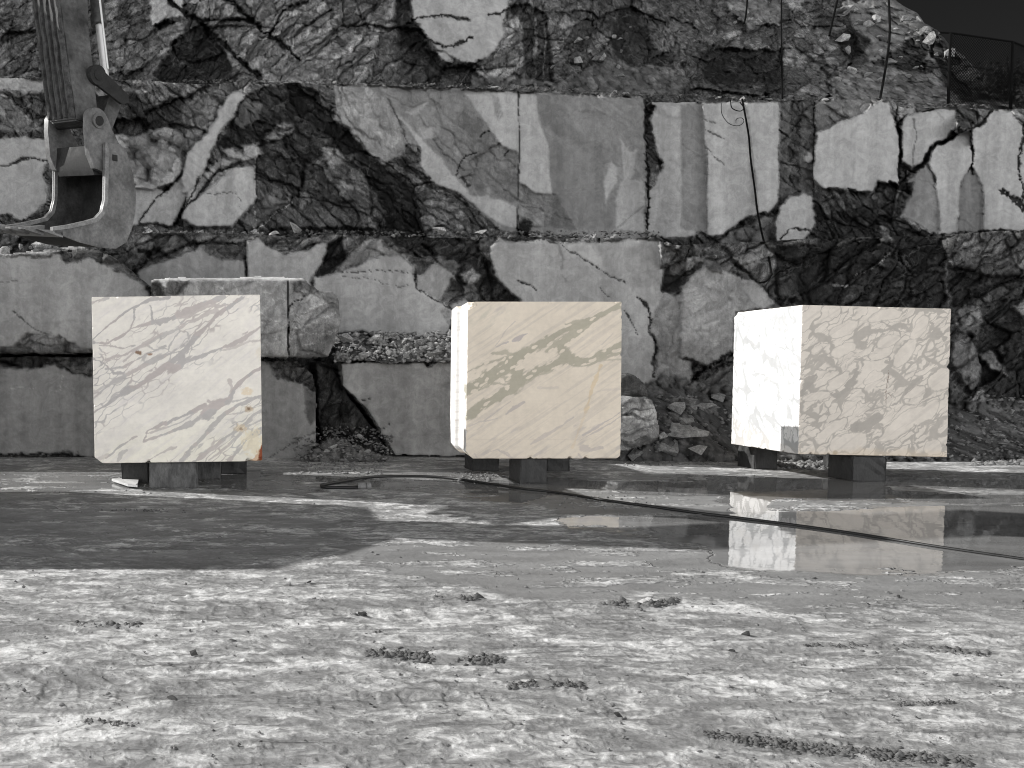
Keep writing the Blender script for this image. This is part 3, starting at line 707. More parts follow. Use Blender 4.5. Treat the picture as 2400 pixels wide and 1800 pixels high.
slab('squared_stone_block', [(-800, 838), (60, 833), (700, 845), (735, 880), (743, 920), (741, 1020), (738, 1086), (-800, 1090)], 13.6, 1.9, .28, a1, .04, 5, 3.2, 2, .05,
     label='dull grey squared quarry block under the dark gap behind the rust-cornered marble cube', cat='stone block')
a2 = Paint()
a2.face(R5((-90, 950), (730, 950), (730, 985), (600, 985), (560, 960), (430, 965), (0, 970)), .2, .4)
a2.face(R5((530, 960), (605, 965), (600, 1000), (560, 998)), .05, .8, .03, 2)
a2.crack(R5((210, 1410), (290, 1390), (320, 1355)), 3); a2.crack(R5((140, 1220), (185, 1200)), 3)
a2.face(R5((560, 980), (620, 970), (720, 1100), (700, 1150), (640, 1140), (700, 1050)), .27, .1)
slab('squared_stone_block', [(798, 848), (1100, 842), (1330, 850), (1330, 1072), (925, 1068), (905, 1035), (860, 960), (805, 905)], 13.7, 1.2, .33, a2, .05, 15, 3, 2, .04,
     label='grey squared quarry block with slanted left end, standing behind the middle marble cube', cat='stone block')
a3 = Paint()
a3.face(R4((2050, 960), (2212, 960), (2330, 1500), (2200, 1560), (2060, 1350)), .06, .9)
slab('dark_boulder', [(738, 850), (775, 843), (812, 920), (862, 985), (905, 1050), (915, 1068), (760, 1075), (742, 960)], 13.95, 1.0, .055, a3, .8, 25, 3, 4, .1, .9,
     label='dark leaning boulder wedged in the gap between two squared grey blocks', cat='boulder')
a4 = Paint()
a4.face(R4((360, 240), (560, 215), (700, 260), (870, 370), (990, 490), (1000, 560), (880, 400), (740, 380), (700, 320), (560, 290), (440, 330)), .12, .8, .06)
a4.face(R4((560, 260), (680, 290), (870, 385), (990, 520), (900, 440), (740, 370)), .16, .5, .1)
a4.face(R4((0, 250), (150, 240), (350, 250), (350, 275), (0, 270)), .3, .5)
a4.face(R4((90, 860), (160, 790), (290, 780), (420, 800), (520, 870), (600, 900), (600, 930), (0, 930), (0, 860)), .15, .6, .03)
a4.crack(R4((90, 640), (150, 700), (230, 750), (320, 790)), 6, .03, .1)
a4.crack(R4((0, 430), (60, 440), (120, 435)), 4, .01, .14)
a4.face([(-800, 570), (110, 570), (140, 590), (60, 596), (-800, 604)], .5, .7, 0, 4)  # top strip of the slab painted pale to look sunlit
slab('long_stone_slab', [(-800, 600), (-100, 588), (60, 592), (130, 578), (190, 577), (252, 594), (315, 634), (358, 680), (395, 720), (400, 826), (-800, 832)], 13.4, 1.2, .34, a4, .05, 35, 3, 4, .12, yfn=lambda a, b: .5 * np.clip((593 - b) / 14, 0, 1) * (a < 300),
     label='huge grey stone slab with a broken sloping end, beneath the excavator bucket', cat='stone slab')
bo = Paint()
bo.face(R4((985, 440), (1090, 430), (1240, 430), (1190, 520), (1050, 540), (985, 530)), .13, .7)
bo.face(R4((985, 470), (1040, 490), (1050, 560), (985, 560)), .05, .7, .08)
bo.face(R4((1240, 420), (1850, 415), (1850, 800), (1690, 900), (1500, 600), (1250, 520)), .30, .35)
bo.face(R4((1880, 450), (2010, 420), (2080, 510), (2000, 560), (1900, 500)), .13, .7)
bo.face(R4((1870, 620), (1980, 540), (2080, 510), (2190, 560), (2212, 700), (2100, 940), (1870, 940)), .27, .55)
for q in (((1640, 430), (1780, 560), (1850, 580)), ((1690, 700), (1860, 880)), ((1900, 700), (2100, 560)), ((1900, 760), (2180, 640)), ((1890, 800), (2150, 760)), ((1920, 660), (2050, 900)), ((1880, 880), (2080, 840)), ((1400, 440), (1480, 540)), ((1500, 430), (1540, 540)), ((1640, 620), (1800, 700))):
    bo.crack(R4(*q), 3, -.01, .34, 5)
bo.crack(R4((1862, 440), (1868, 700), (1872, 945)), 4.5, .2, .015, 1)
bo.crack(R4((1875, 610), (1920, 570), (1980, 540)), 3, .08, .03)
bo.face([(340, 640), (720, 640), (720, 656), (560, 655), (400, 656), (340, 660)], .6, .3, 0, 2); bo.face(R4((985, 430), (1090, 425), (1070, 480), (1010, 440)), .62, .3, 0, 3)  # sunlit rim along the boulder top painted into its tone
slab('sawn_boulder', [(354, 656), (390, 650), (660, 648), (712, 650), (745, 680), (775, 682), (796, 700), (799, 745), (790, 800), (768, 838), (356, 842)], 13.0, .8, .28, bo, .35, 45, 2.6, 3, .10, .5, .35, yfn=lambda a, b: .45 * np.clip((658 + np.clip(a - 700, 0, 60) * .45 - b) / 8, 0, 1),
     label='big veined boulder with sunlit top rim and vertical saw cut, behind the rust-cornered cube', cat='boulder')
bb = Paint()
bb.face([(1455, 990), (1540, 980), (1548, 1040), (1455, 1050)], .3, .6)
slab('boulder', [(1440, 938), (1478, 930), (1528, 934), (1539, 962), (1546, 1024), (1524, 1040), (1478, 1056), (1440, 1058)], 12.6, 1.0, .34, bb, .7, 65, 2.6, 4, .12, .3, .55,
     label='blocky pale boulder touching the right side of the middle marble cube', cat='boulder')
slab('small_boulder', [(1440, 875), (1490, 880), (1515, 905), (1525, 926), (1470, 935), (1440, 935)], 12.9, .7, .14, None, .7, 66, 2.6, 5, .12, .3, .4,
     label='dark crumbly boulder perched on the blocky pale boulder', cat='boulder')

# ------------------------------------------------------------------ loose stones
def rock_mesh(seed, flat=1.0, n=15):
    r = np.random.default_rng(seed); bm = bmesh.new()
    for _ in range(n):
        p = r.normal(size=3); p /= np.linalg.norm(p); p *= r.uniform(.75, 1.0)
        bm.verts.new((p[0], p[1] * .85, p[2] * flat))
    res = bmesh.ops.convex_hull(bm, input=bm.verts[:])
    bmesh.ops.delete(bm, geom=[g for g in res['geom_interior'] if isinstance(g, bmesh.types.BMVert)], context='VERTS')
    bmesh.ops.dissolve_limit(bm, angle_limit=R(14), verts=bm.verts[:], edges=bm.edges[:])
    bmesh.ops.triangulate(bm, faces=[f for f in bm.faces if len(f.verts) > 4])
    bmesh.ops.bevel(bm, geom=bm.edges[:], offset=.018, segments=1, affect='EDGES')
    bmesh.ops.recalc_face_normals(bm, faces=bm.faces[:])
    me = bpy.data.meshes.new('stone'); bm.to_mesh(me); bm.free(); me.materials.append(M_STONE)
    return me
ROCKS = [rock_mesh(100 + i, (.4, .6, .8, .3)[i % 4], 8 + i % 5) for i in range(14)]
def stone(loc, size, rr, label, group, name='loose_stone', cat='stone', mesh=None, rot=None):
    o = bpy.data.objects.new(name, mesh or ROCKS[int(rr.integers(len(ROCKS)))]); COL.objects.link(o)
    o.location = V(loc); s = size
    o.scale = (s * rr.uniform(.8, 1.25), s * rr.uniform(.8, 1.2), s * rr.uniform(.75, 1.1))
    o.rotation_euler = rot or (rr.normal() * .35, rr.normal() * .35, rr.uniform(0, 6.28))
    return tag(o, label, cat, group)

rr = np.random.default_rng(5)
def heap(n, pxr, pyr, Yf, sz, label, group, sink=.2, zf=None):
    for _ in range(n):
        px = rr.uniform(*pxr); py = rr.uniform(*pyr)
        if pyr[1] < 250: py = max(py, 26 + float(np.interp(px, [1850, 2050, 2106, 2150, 2165, 2200, 2235, 2265, 2310], [-140, -45, 0, 34, 57, 76, 115, 140, 185])))
        s = sz[0] * (sz[1] / sz[0]) ** rr.uniform() ** 1.8
        p = P(px, py, Yf(px, py))
        if zf is not None: p[2] = zf(p) + s * .25
        stone(p, s, rr, label, group)
# heap right of the middle cube: on the talus
TY = lambda px, py: 15.0 + float(talus(np.array(px, float), np.array(py, float))) - .05
heap(46, (1500, 1720), (925, 1062), TY, (.05, .27), 'broken grey stone in the rubble heap between the middle and right marble cubes', 'stones of the rubble heap between the middle and right marble cubes')
heap(30, (2050, 2400), (950, 1075), TY, (.04, .17), 'dull stone in the scree right of the right hand marble cube', 'stones of the scree at the right edge')
for (px, py, s, fl, lb) in ((1605, 1010, .42, 3, 'pale angular slab of stone lying on top of the rubble heap'), (1640, 1055, .2, 0, 'small pale wedge stone at the front foot of the rubble heap'),
                            (1590, 955, .2, 2, 'grey chunk at the upper left of the rubble heap beside the blocky boulder'), (1560, 1020, .14, 1, 'small grey chunk close against the blocky boulder')):
    stone(P(px, py, TY(px, py) - .2), s, rr, lb, None, 'broken_slab', 'stone', ROCKS[fl], (.3, -.25, .4))
# ledge between lower course and lower bench
heap(40, (795, 1068), (782, 838), lambda px, py: 13.6 + (845 - py) / 62 * .55, (.05, .2), 'sunlit broken stone on the gravel ledge left of the middle marble cube', 'stones on the gravel ledge left of the middle cube')
stone(P(812, 790, 13.6), .2, rr, 'pale boulder at the left end of the gravel ledge, beside the sawn boulder', None, 'loose_stone', 'stone', ROCKS[1])
bd_ = Paint(); bd_.cob([(600, 700), (1200, 700), (1200, 900), (600, 900)], .17, .09)
tag(slab('ledge_rubble', [(790, 850), (800, 782), (830, 776), (900, 785), (980, 797), (1070, 806), (1085, 850)], 13.6, .6, .22, bd_, .4, 81, 2.4, 6, .05, yfn=lambda a, b: np.clip(845 - b, -5, 80) / 62 * .55), kind='stuff')
bd2 = Paint(); bd2.cob([(600, 900), (1000, 900), (1000, 1200), (600, 1200)], .15, .08)
tag(slab('rubble_mound', [(690, 1092), (725, 1066), (755, 1040), (795, 1022), (845, 1045), (890, 1066), (915, 1092)], 13.95, .4, .15, bd2, .4, 82, 2.4, 6, .05, yfn=lambda a, b: -np.clip(b - 1000, 0, 95) / 75 * .9), kind='stuff')
# foot of the dark boulder
heap(30, (700, 905), (1010, 1072), lambda px, py: 13.92 - (py - 1000) / 75 * .9, (.03, .11), 'small broken stone at the foot of the dark leaning boulder', 'stones at the foot of the dark boulder')
# scree on the upper right slope
DY = lambda px, py: 18.2 + float(recede(np.array(px, float), np.array(py, float))) - .24
heap(44, (1960, 2230), (15, 190), DY, (.06, .26), 'pale angular stone in the scree below the skyline, left of the fence', 'stones of the upper right scree')
heap(16, (1712, 1820), (2, 58), DY, (.05, .15), 'small pale stone in the rubble pocket at the top edge', 'stones of the rubble pocket at the top edge')
heap(20, (1290, 1480), (60, 190), DY, (.06, .2), 'dull broken stone on the dark upper slope right of the pale disc', 'stones on the dark upper slope')
# rims of the benches
def rim(n, x0, x1, yf, Y, sz, label, group):
    for _ in range(n):
        px = rr.uniform(x0, x1); s = sz[0] * (sz[1] / sz[0]) ** rr.uniform() ** 2
        stone(P(px, yf(px) - s * 25, Y + rr.uniform(-.02, .5)), s, rr, label, group)
rim(32, 300, 1540, lambda x: interp([(300, 545), (800, 552), (1030, 556), (1545, 558)], x), 15.12, (.04, .17), 'dark loose stone along the rim of the lower bench', 'stones along the lower bench rim')
rim(26, 430, 2300, lambda x: interp([(450, 195), (800, 196), (1080, 206), (1300, 215), (1500, 226), (1830, 236), (2300, 252)], x), 17.15, (.04, .15), 'small loose stone along the rim of the upper bench', 'stones along the upper bench rim')
for px, py, s in ((690, 534, .16), (1030, 540, .2), (1130, 545, .15)):
    stone(P(px, py, 15.05), s, rr, {690: 'pale flat stone on the lower bench rim above the sawn boulder', 1030: 'largest pale stone on the lower bench rim left of the black soot patch', 1130: 'pale stone on the lower bench rim beneath the vertical joint'}[px], None, 'rim_stone', 'stone', ROCKS[0])
# sunlit crumbs on the slab under the bucket
heap(14, (5, 120), (568, 592), lambda px, py: 13.5 + (592 - py) * .02, (.05, .2), 'sunlit pale rubble on the long slab beneath the excavator bucket', 'rubble on the long slab under the bucket')

def gravel(name, pts, sizes, seed, mat, label=None):
    """one object of many small stones (uncountable scatter)"""
    r = np.random.default_rng(seed); n = len(pts)
    base = np.array([(1, 0, 0), (-.5, .87, 0), (-.5, -.87, 0), (.1, .1, .8), (-.1, 0, -.8), (.6, .6, .35)], float)
    fc = np.array([(0, 5, 3), (5, 1, 3), (1, 2, 3), (2, 0, 3), (5, 0, 4), (1, 5, 4), (2, 1, 4), (0, 2, 4)])
    co = base[None] * (1 + r.normal(size=(n, 6, 3)) * .3)
    a = r.uniform(0, 6.28, n); c, s = np.cos(a)[:, None], np.sin(a)[:, None]
    x = co[..., 0] * c - co[..., 1] * s; y = co[..., 0] * s + co[..., 1] * c
    co = np.stack([x * r.uniform(.6, 1.5, (n, 1)), y * r.uniform(.6, 1.3, (n, 1)), co[..., 2] * r.uniform(.4, 1.1, (n, 1))], -1) * sizes[:, None, None] + pts[:, None, :]
    faces = (fc[None] + (np.arange(n) * 6)[:, None, None]).reshape(-1, 3)
    me = make_mesh(name, co.reshape(-1, 3), faces)
    return tag(link(name, me, mat), label, kind='stuff')

# ------------------------------------------------------------------ ground
wet_regions = [  # (outline in photo pixels -> traced back on the ground, wetness)
    ([(1150, 1118), (1500, 1108), (2500, 1100), (2600, 1330), (2200, 1352), (2050, 1350), (1880, 1345), (1720, 1330), (1660, 1285), (1500, 1262), (1254, 1252), (1180, 1200)], 1.0),
    ([(690, 1092), (900, 1098), (1160, 1098), (1290, 1170), (1200, 1182), (1000, 1172), (860, 1165), (720, 1130)], .95),
    ([(-300, 1090), (520, 1095), (720, 1100), (760, 1180), (400, 1160), (240, 1165), (-300, 1180)], .78),
    ([(480, 1110), (640, 1110), (720, 1150), (480, 1148)], .9),
    ([(2290, 1484), (2420, 1472), (2600, 1475), (2600, 1506), (2320, 1504)], .62),
    ([(1740, 1150), (2500, 1150), (2600, 1330), (1900, 1340)], 1.0),
    ([(-300, 1180), (600, 1180), (860, 1250), (560, 1330), (-300, 1335)], .35),
    ([(760, 1262), (1200, 1256), (2600, 1330), (2600, 1430), (2200, 1420), (1900, 1450), (1500, 1400), (1250, 1410), (900, 1350)], .44),
    ([(560, 1560), (1000, 1600), (1000, 1680), (500, 1700)], .2), ([(1500, 1450), (2600, 1400), (2600, 1480), (1800, 1500)], .28),
]
sunlit_strips = [([(240, 1146), (700, 1160), (1250, 1180), (1320, 1215), (1000, 1212), (600, 1182), (250, 1160)], .9), ([(780, 1180), (1300, 1212), (1300, 1262), (800, 1262)], .7), ([(1330, 1146), (1715, 1164), (1715, 1206), (1290, 1212), (1230, 1180)], .55),  # sunlit strips between the shadows, painted as drier, paler ground
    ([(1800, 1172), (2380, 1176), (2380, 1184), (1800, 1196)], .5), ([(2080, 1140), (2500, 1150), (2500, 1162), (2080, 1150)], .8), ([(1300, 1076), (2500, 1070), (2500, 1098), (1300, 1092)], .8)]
mud_ridges = [  # clods pushed up by tyres
    ([(860, 1530), (960, 1535), (1060, 1548), (1180, 1545)], 13, 1.0), ([(1190, 1608), (1280, 1600), (1370, 1606)], 9, .9), ([(1880, 1512), (2000, 1518), (2150, 1518), (2330, 1535)], 11, .9),
    ([(1650, 1722), (1800, 1740), (1950, 1758), (2100, 1770), (2300, 1788)], 14, .9), ([(1020, 1402), (1130, 1404)], 7, 1.0), ([(1430, 1412), (1500, 1420), (1590, 1406)], 9, 1.0),
    ([(180, 1462), (330, 1466)], 7, .8), ([(200, 1688), (330, 1700)], 8, .5), ([(2100, 1650), (2240, 1645)], 7, .5), ([(820, 1440), (860, 1442)], 5, .8), ([(200, 1196), (440, 1198)], 4, .5)]
CXC = .18
def ground_rows():
    return np.concatenate([np.linspace(-60, -2, 12), np.linspace(-1, 2.0, 10)[:-1], 2.0 * (15.2 / 2.0) ** np.linspace(0, 1, 620), np.linspace(15.4, 22, 20)[1:], np.array([26, 34, 50, 90, 160, 300.])])
def ground_mesh():
    ys = ground_rows()
    uc = np.linspace(-1, 1, 760); us = np.concatenate([-(1 + np.array([60, 20, 8, 3, 1.2, .5, .2, .06])), uc, 1 + np.array([.06, .2, .5, 1.2, 3, 8, 20, 60])])
    half = np.clip(np.abs(ys), 2.2, 15.5) * .66
    mid = np.clip(np.abs(ys), 2.2, 15.5) * .32
    X = mid[:, None] + us[None, :] * half[:, None]; Y = np.broadcast_to(ys[:, None], X.shape).copy()
    den = CT * Y + ST * HC
    # photo pixel of every ground point (only used to read the traced outlines)
    fwd = Y * CT - (0 - HC) * ST; upc = Y * ST + (0 - HC) * CT
    ok = fwd > .5
    fw = np.where(ok, fwd, 1e9)
    px = CX + F * X / fw; py = np.where(ok, CY - F * upc / fw, 99999)
    wet = np.zeros(X.shape)
    n1 = fbm(X * .8, Y * 1.3, 3, 5, .6); n2 = fbm(X * .8 + 40, Y * 1.3, 4, 5, .6)
    n3 = fbm(X * 5, Y * 9, 5, 4, .65); n4 = fbm(X * 5 + 9, Y * 9, 6, 4, .65)
    for pts, w in wet_regions:
        sd = poly_sd((px + n1 * 90 + n3 * 20).ravel(), (py + n2 * 26 + n4 * 6).ravel(), pts).reshape(X.shape)
        wet = np.maximum(wet, w * sstep(-10, 18, sd))
    ridge = np.zeros(X.shape)
    for pts, w, h in mud_ridges:
        d = line_d((px + n1 * 16).ravel(), (py + n2 * 6).ravel() * 1.0, pts).reshape(X.shape)
        ridge = np.maximum(ridge, h * (1 - sstep(w * .3, w, d)))
    for pts, q0 in sunlit_strips:
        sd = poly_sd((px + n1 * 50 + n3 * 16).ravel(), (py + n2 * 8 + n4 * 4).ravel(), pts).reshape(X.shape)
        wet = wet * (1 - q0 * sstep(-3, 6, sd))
    # crumbs standing out of the water film
    isl = sstep(.16, .34, fbm(X * 1.8, Y * 6, 8, 6, .68)) * (1 - sstep(10.2, 11.5, Y) * .3)
    puddle = np.clip(wet - .75 * isl * (wet < .99), 0, 1)
    tr = fbm(X * 1.2, Y * 3.2, 17, 5, .55)
    fine = fbm(X * 9, Y * 16, 19, 5, .65)
    grit = np.clip(fbm(X * 26, Y * 40, 23, 3, .6) - .12, 0, 1)
    track = np.zeros(X.shape)
    for pl, hw in (([(-4, 5.6), (0, 5.05), (4, 4.9), (9, 5.6)], .2), ([(-4, 3.9), (0, 3.75), (4, 3.5), (9, 3.9)], .2), ([(-1.5, 2.1), (1.5, 3.0), (4.2, 4.4), (9, 7.4)], .2), ([(.6, 2.1), (2.6, 3.0), (5.2, 4.2), (9, 6.1)], .2)):
        pl = spline([np.array(q, float) for q in pl], 6); d = line_d(X.ravel(), Y.ravel(), [tuple(q) for q in pl]).reshape(X.shape) + n3 * .05
        lug = sstep(-.2, .5, np.sin(2 * math.pi * ((X + .5 * Y) / .17 + d * 3.2)))
        track = np.maximum(track, (1 - sstep(hw * .8, hw, d)) * (.35 + .65 * lug) * sstep(-.25, .25, fbm(X * .8, Y * .8, 91, 3)))
    near = sstep(15, 12.5, Y) * (Y > 1)
    z = (tr * .012 + fine * .005 + grit * .014) * (1 - .97 * np.clip(puddle * 1.3, 0, 1))
    z -= track * .009 * (1 - np.clip(puddle * 1.3, 0, 1))
    f1, f2, dx, dy, r = worley(X / .07, Y / .07, 31)
    z += ridge * (np.clip(.5 - f1, 0, 1) * r[0] ** 1.5 * .035 + .003) * sstep(-.1, .2, fbm(X * 3, Y * 6, 88, 3))
    z = np.where(Y > 22, 0, z) - sstep(14.5, 16, Y) * .0
    me = make_mesh('ground', np.stack([X, Y, z], -1).reshape(-1, 3), grid_quads(*X.shape)[:, ::-1], smooth=True)
    attr(me, 'wet', puddle); attr(me, 'ridge', ridge); attr(me, 'track', track)
    return me, ridge
t = NT('slurry_ground')
wet = t.attr('wet'); rdg = t.attr('ridge')
pn = t.noise(1.0, 9, .66, vec=t.scaled(1.7, 2.9, 1), dist=1.4)
pn2 = t.noise(1.0, 7, .68, vec=t.scaled(6.5, 10, 1, (0, 0, .2)), dist=1.2)
pn3 = t.noise(1.0, 4, .6, vec=t.scaled(.35, .6, 1))
tyre = t.noise(1.0, 4, .6, vec=t.scaled(.45, 6.0, 1, (0, 0, -.15)))
mixn = t.math('ADD', t.math('ADD', t.math('MULTIPLY', pn, .42), t.math('MULTIPLY', pn2, .39)), t.math('ADD', t.math('MULTIPLY', pn3, .07), t.math('MULTIPLY', tyre, .12)))
cr = t.n('ShaderNodeValToRGB'); t.L(mixn, cr.inputs[0])
els = cr.color_ramp.elements
for pos, v in ((.36, .16), (.44, .235), (.49, .30), (.525, .45), (.555, .60), (.61, .76)):
    e = els.new(pos); e.color = (v, v, v, 1)
els.remove(els[0]); els.remove(els[-1])
fn = t.noise(34, 6, .75)
rut = t.noise(1.0, 5, .72, vec=t.scaled(1.2, 13, 1, (0, 0, .12)), dist=1.2)
rut2 = t.noise(1.0, 5, .7, vec=t.scaled(9, 16, 1, (0, 0, -.5)), dist=1.0)
lines = t.math('MULTIPLY', t.mapr(rut, .57, .64, 1, .62), t.mapr(rut2, .60, .68, 1, .7))
dry = t.mixc(1.0, cr.outputs[0], t.grey(t.math('MULTIPLY', lines, t.mapr(fn, .3, .7, .75, 1.2))), 'MULTIPLY')
wn = t.noise(1.0, 6, .6, vec=t.scaled(1.0, 3.2, 1))
damp = t.grey(t.mapr(wn, .35, .65, .175, .26))
c = t.mixc(t.mapr(wet, .08, .5, 0, 1, True), dry, damp)
c = t.mixc(t.math('MULTIPLY', t.math('MULTIPLY', rdg, t.mapr(pn2, .4, .55, 0, 1)), .8), c, (.12, .12, .12))
c = t.mixc(t.math('MULTIPLY', t.attr('track'), .32), c, (.17, .17, .17))
t.L(c, t.b.inputs['Base Color'])
t.L(t.math('ADD', t.mapr(wet, .25, .9, .75, .025, True), t.math('MULTIPLY', t.mapr(wn, .5, .7, 0, .12), t.mapr(wet, .9, 1.0, 1, .25))), t.b.inputs['Roughness'])
t.b.inputs['IOR'].default_value = 1.36; t.b.inputs['Specular Tint'].default_value = (.88, .935, 1.0, 1)
t.L(t.mapr(wet, .2, .8, .25, .6), t.b.inputs['Specular IOR Level'])
hh = t.math('ADD', t.math('ADD', t.math('MULTIPLY', pn2, .6), t.math('MULTIPLY', fn, .22)), t.math('MULTIPLY', pn, .5))
hh = t.math('ADD', hh, t.math('MULTIPLY', lines, .35))
hh = t.math('MULTIPLY', hh, t.mapr(wet, .2, .75, 1, .0, True))
t.bump(hh, .7, .035)
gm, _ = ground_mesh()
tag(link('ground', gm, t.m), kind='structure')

# mud clods on the ridges, grit over the yard
pts = []; szs = []
r2 = np.random.default_rng(77)
for pl, w, h in mud_ridges:
    L = np.array(pl, float); seg = np.hypot(*np.diff(L, axis=0).T); cum = np.r_[0, np.cumsum(seg)]
    n = int(cum[-1] * w / 4)
    sp = r2.uniform(0, cum[-1], n); x = np.interp(sp, cum, L[:, 0]); y = np.interp(sp, cum, L[:, 1]) + r2.normal(size=n) * w * .42
    kp = (vnoise(sp / 26, sp * 0 + len(pts), 40 + len(pts)) + .5 * vnoise(sp / 7, sp * 0, 60) + .25 * r2.uniform(size=n)) > .62; x, y = x[kp], y[kp]; n = len(x)
    g = G(x, y); d = g[:, 1]
    pts.append(g + np.array([0, 0, -.001])); szs.append((.004 + .024 * r2.uniform(size=n) ** 3.5) * np.clip(d / 5, .75, 1.5) * h)
gravel('mud_clods', np.concatenate(pts), np.concatenate(szs), 1, simple_material('dark_mud', (.11, .11, .11), .85, 0, .5, 12, .2))
n = 1500
px = r2.uniform(-60, 2460, n); py = 1110 + 690 * r2.uniform(size=n) ** 1.2
g = G(px, py); g = g[(g[:, 1] < 6.0) | (g[:, 0] < 1.5)]; n = len(g); gravel('yard_grit', g + np.array([0, 0, .003]), .003 + .013 * r2.uniform(size=n) ** 3 * np.clip(g[:, 1] / 5, .6, 1.6), 2, M_GRAVEL)
# gravel on ledges and at the wall foot
pts = []; szs = []
def scat(n, pxr, pyr, Yf, s0, s1):
    px = r2.uniform(*pxr, n); py = r2.uniform(*pyr, n)
    pts.append(P(px, py, Yf(px, py))); szs.append(s0 + (s1 - s0) * r2.uniform(size=n) ** 2)
pts = []; szs = []
scat(520, (780, 1075), (778, 848), lambda a, b: 13.58 + (845 - b) / 62 * .55, .012, .085)
scat(520, (300, 1545), (541, 556), lambda a, b: 15.1 + r2.uniform(-.05, .3, len(a)), .015, .05)
scat(600, (430, 2350), (0, 1), lambda a, b: 17.15 + r2.uniform(-.05, .5, len(a)), .015, .05)
k = len(pts) - 1
pxx = r2.uniform(430, 2350, 600); pyy = interp([(430, 193), (800, 194), (1080, 203), (1300, 212), (1500, 223), (1830, 233), (2350, 252)], pxx) - r2.uniform(-2, 6, 600)
pts[k] = P(pxx, pyy, 17.15 + r2.uniform(-.05, .4, 600))
gravel('ledge_gravel', np.concatenate(pts[1:]), np.concatenate(szs[1:]), 3, M_LEDGE)
gravel('ledge_chippings', pts[0], szs[0], 13, M_CHIP)
pts = []; szs = []
scat(1400, (1480, 2420), (925, 1075), lambda a, b: 15.0 + talus(a, b) - .02, .015, .07)
scat(500, (690, 920), (1000, 1078), lambda a, b: 13.93 - (b - 1000) / 75 * .9, .012, .045)
def gscat(n, pxr, pyr, s0, s1):
    px = r2.uniform(*pxr, n); py = r2.uniform(*pyr, n); pts.append(G(px, py) + np.array([0, 0, .01])); szs.append(s0 + (s1 - s0) * r2.uniform(size=n) ** 2)
gscat(260, (1820, 1970), (1076, 1100), .015, .06); gscat(260, (2280, 2420), (1066, 1092), .015, .07); gscat(300, (700, 900), (1080, 1112), .008, .03); gscat(120, (1460, 1700), (1078, 1092), .008, .03)
gscat(60, (1060, 1180), (1108, 1130), .01, .035); gscat(90, (1300, 1520), (1165, 1195), .008, .02)
gravel('wall_foot_gravel', np.concatenate(pts), np.concatenate(szs), 4, M_GRAVEL)
for i, (px, py, s, lb) in enumerate(((402, 1640, .028, 'dark pebble lying alone on the pale ground at front left'), (870, 1653, .022, 'dark pebble on the pale ground below the long mud ridge'), (1450, 1680, .024, 'dark pebble at the front of the pale yard right of centre'),
        (1750, 1490, .03, 'flat dark chip on a bright patch left of the right hand mud ridge'), (455, 1535, .03, 'flat dark chip at the left among the tyre smears'), (850, 1443, .03, 'elongated dark chip lying above the long mud ridge'), (725, 1368, .03, 'dark pebble just beyond the bright patch in front of the shadow'),
        (1715, 1528, .02, 'small dark pebble near the flat chip on the bright patch'), (2105, 1400, .02, 'dark pebble on the smooth grey mud at right'), (2035, 1417, .022, 'dark pebble at the right edge of the smooth grey mud'))):
    stone(G(px, py) + np.array([0, 0, s * .3]), s, rr, lb, None, 'pebble', 'pebble')
for o in COL.objects:
    if o.name.startswith('pebble'):
        o.data = ROCKS[int(rr.integers(14))].copy(); o.data.materials.clear(); o.data.materials.append(M_TIMBER)

# ------------------------------------------------------------------ marble cubes
t = NT('marble')
cn = t.attr('vein', 'Color')
nf = t.noise(14, 6, .65); nf2 = t.noise(2.2, 4, .5)
f = t.math('MULTIPLY', t.math('MULTIPLY', t.mapr(nf, .3, .7, .92, 1.05), t.mapr(nf2, .3, .7, .94, 1.04)), t.mapr(t.noise(1.0, 3, .6, vec=t.scaled(1.5, 1.5, 42)), .35, .65,   .985, 1.01))
x = t.n('ShaderNodeVectorMath', operation='SCALE'); t.L(cn, x.inputs[0]); t.L(f, x.inputs['Scale'])
t.L(x.outputs[0], t.b.inputs['Base Color'])
t.L(t.mapr(nf, .3, .7, .42, .6), t.b.inputs['Roughness']); t.b.inputs['Specular IOR Level'].default_value = .3
t.bump(t.noise(1.0, 3, .6, vec=t.scaled(2, 2, 90)), .12, .004)
M_MARBLE = t.m

def aniso(U, V, ang, sa, sb):
    c, s = math.cos(ang), math.sin(ang)
    return (U * c - V * s) / sa, (U * s + V * c) / sb     # V points down in the picture
def veins(U, V, lst, rag, seed, unit=1.0):
    """traced veins -> mask 0..1; widths in zoom pixels, ragged edges"""
    au, av = aniso(U, V, R(36), 110, 38)
    w1 = fbm(au, av, seed, 5, .6) * rag; w2 = fbm(au + 50, av, seed + 1, 5, .6) * rag
    wm = np.clip(1.25 + 1.5 * fbm(au * 1.3, av * 1.3, seed + 2, 4, .6), .4, 2.2)
    m = np.zeros(U.shape)
    for pts, w, a in lst:
        xs = [p[0] for p in pts]; ys = [p[1] for p in pts]; pad = 120
        k = (U > min(xs) - pad) & (U < max(xs) + pad) & (V > min(ys) - pad) & (V < max(ys) + pad)
        if not k.any(): continue
        ww = w if isinstance(w, (list, tuple)) else [w] * len(pts)
        d = line_d(U[k] + w1[k], V[k] + w2[k], pts, ww)
        q = 1 - sstep(.40, .60, d / wm[k])
        m[k] = np.maximum(m[k], q * a)
    return m
def mixv(c, col, m):
    return c * (1 - m[:, None]) + np.array(col)[None] * m[:, None]

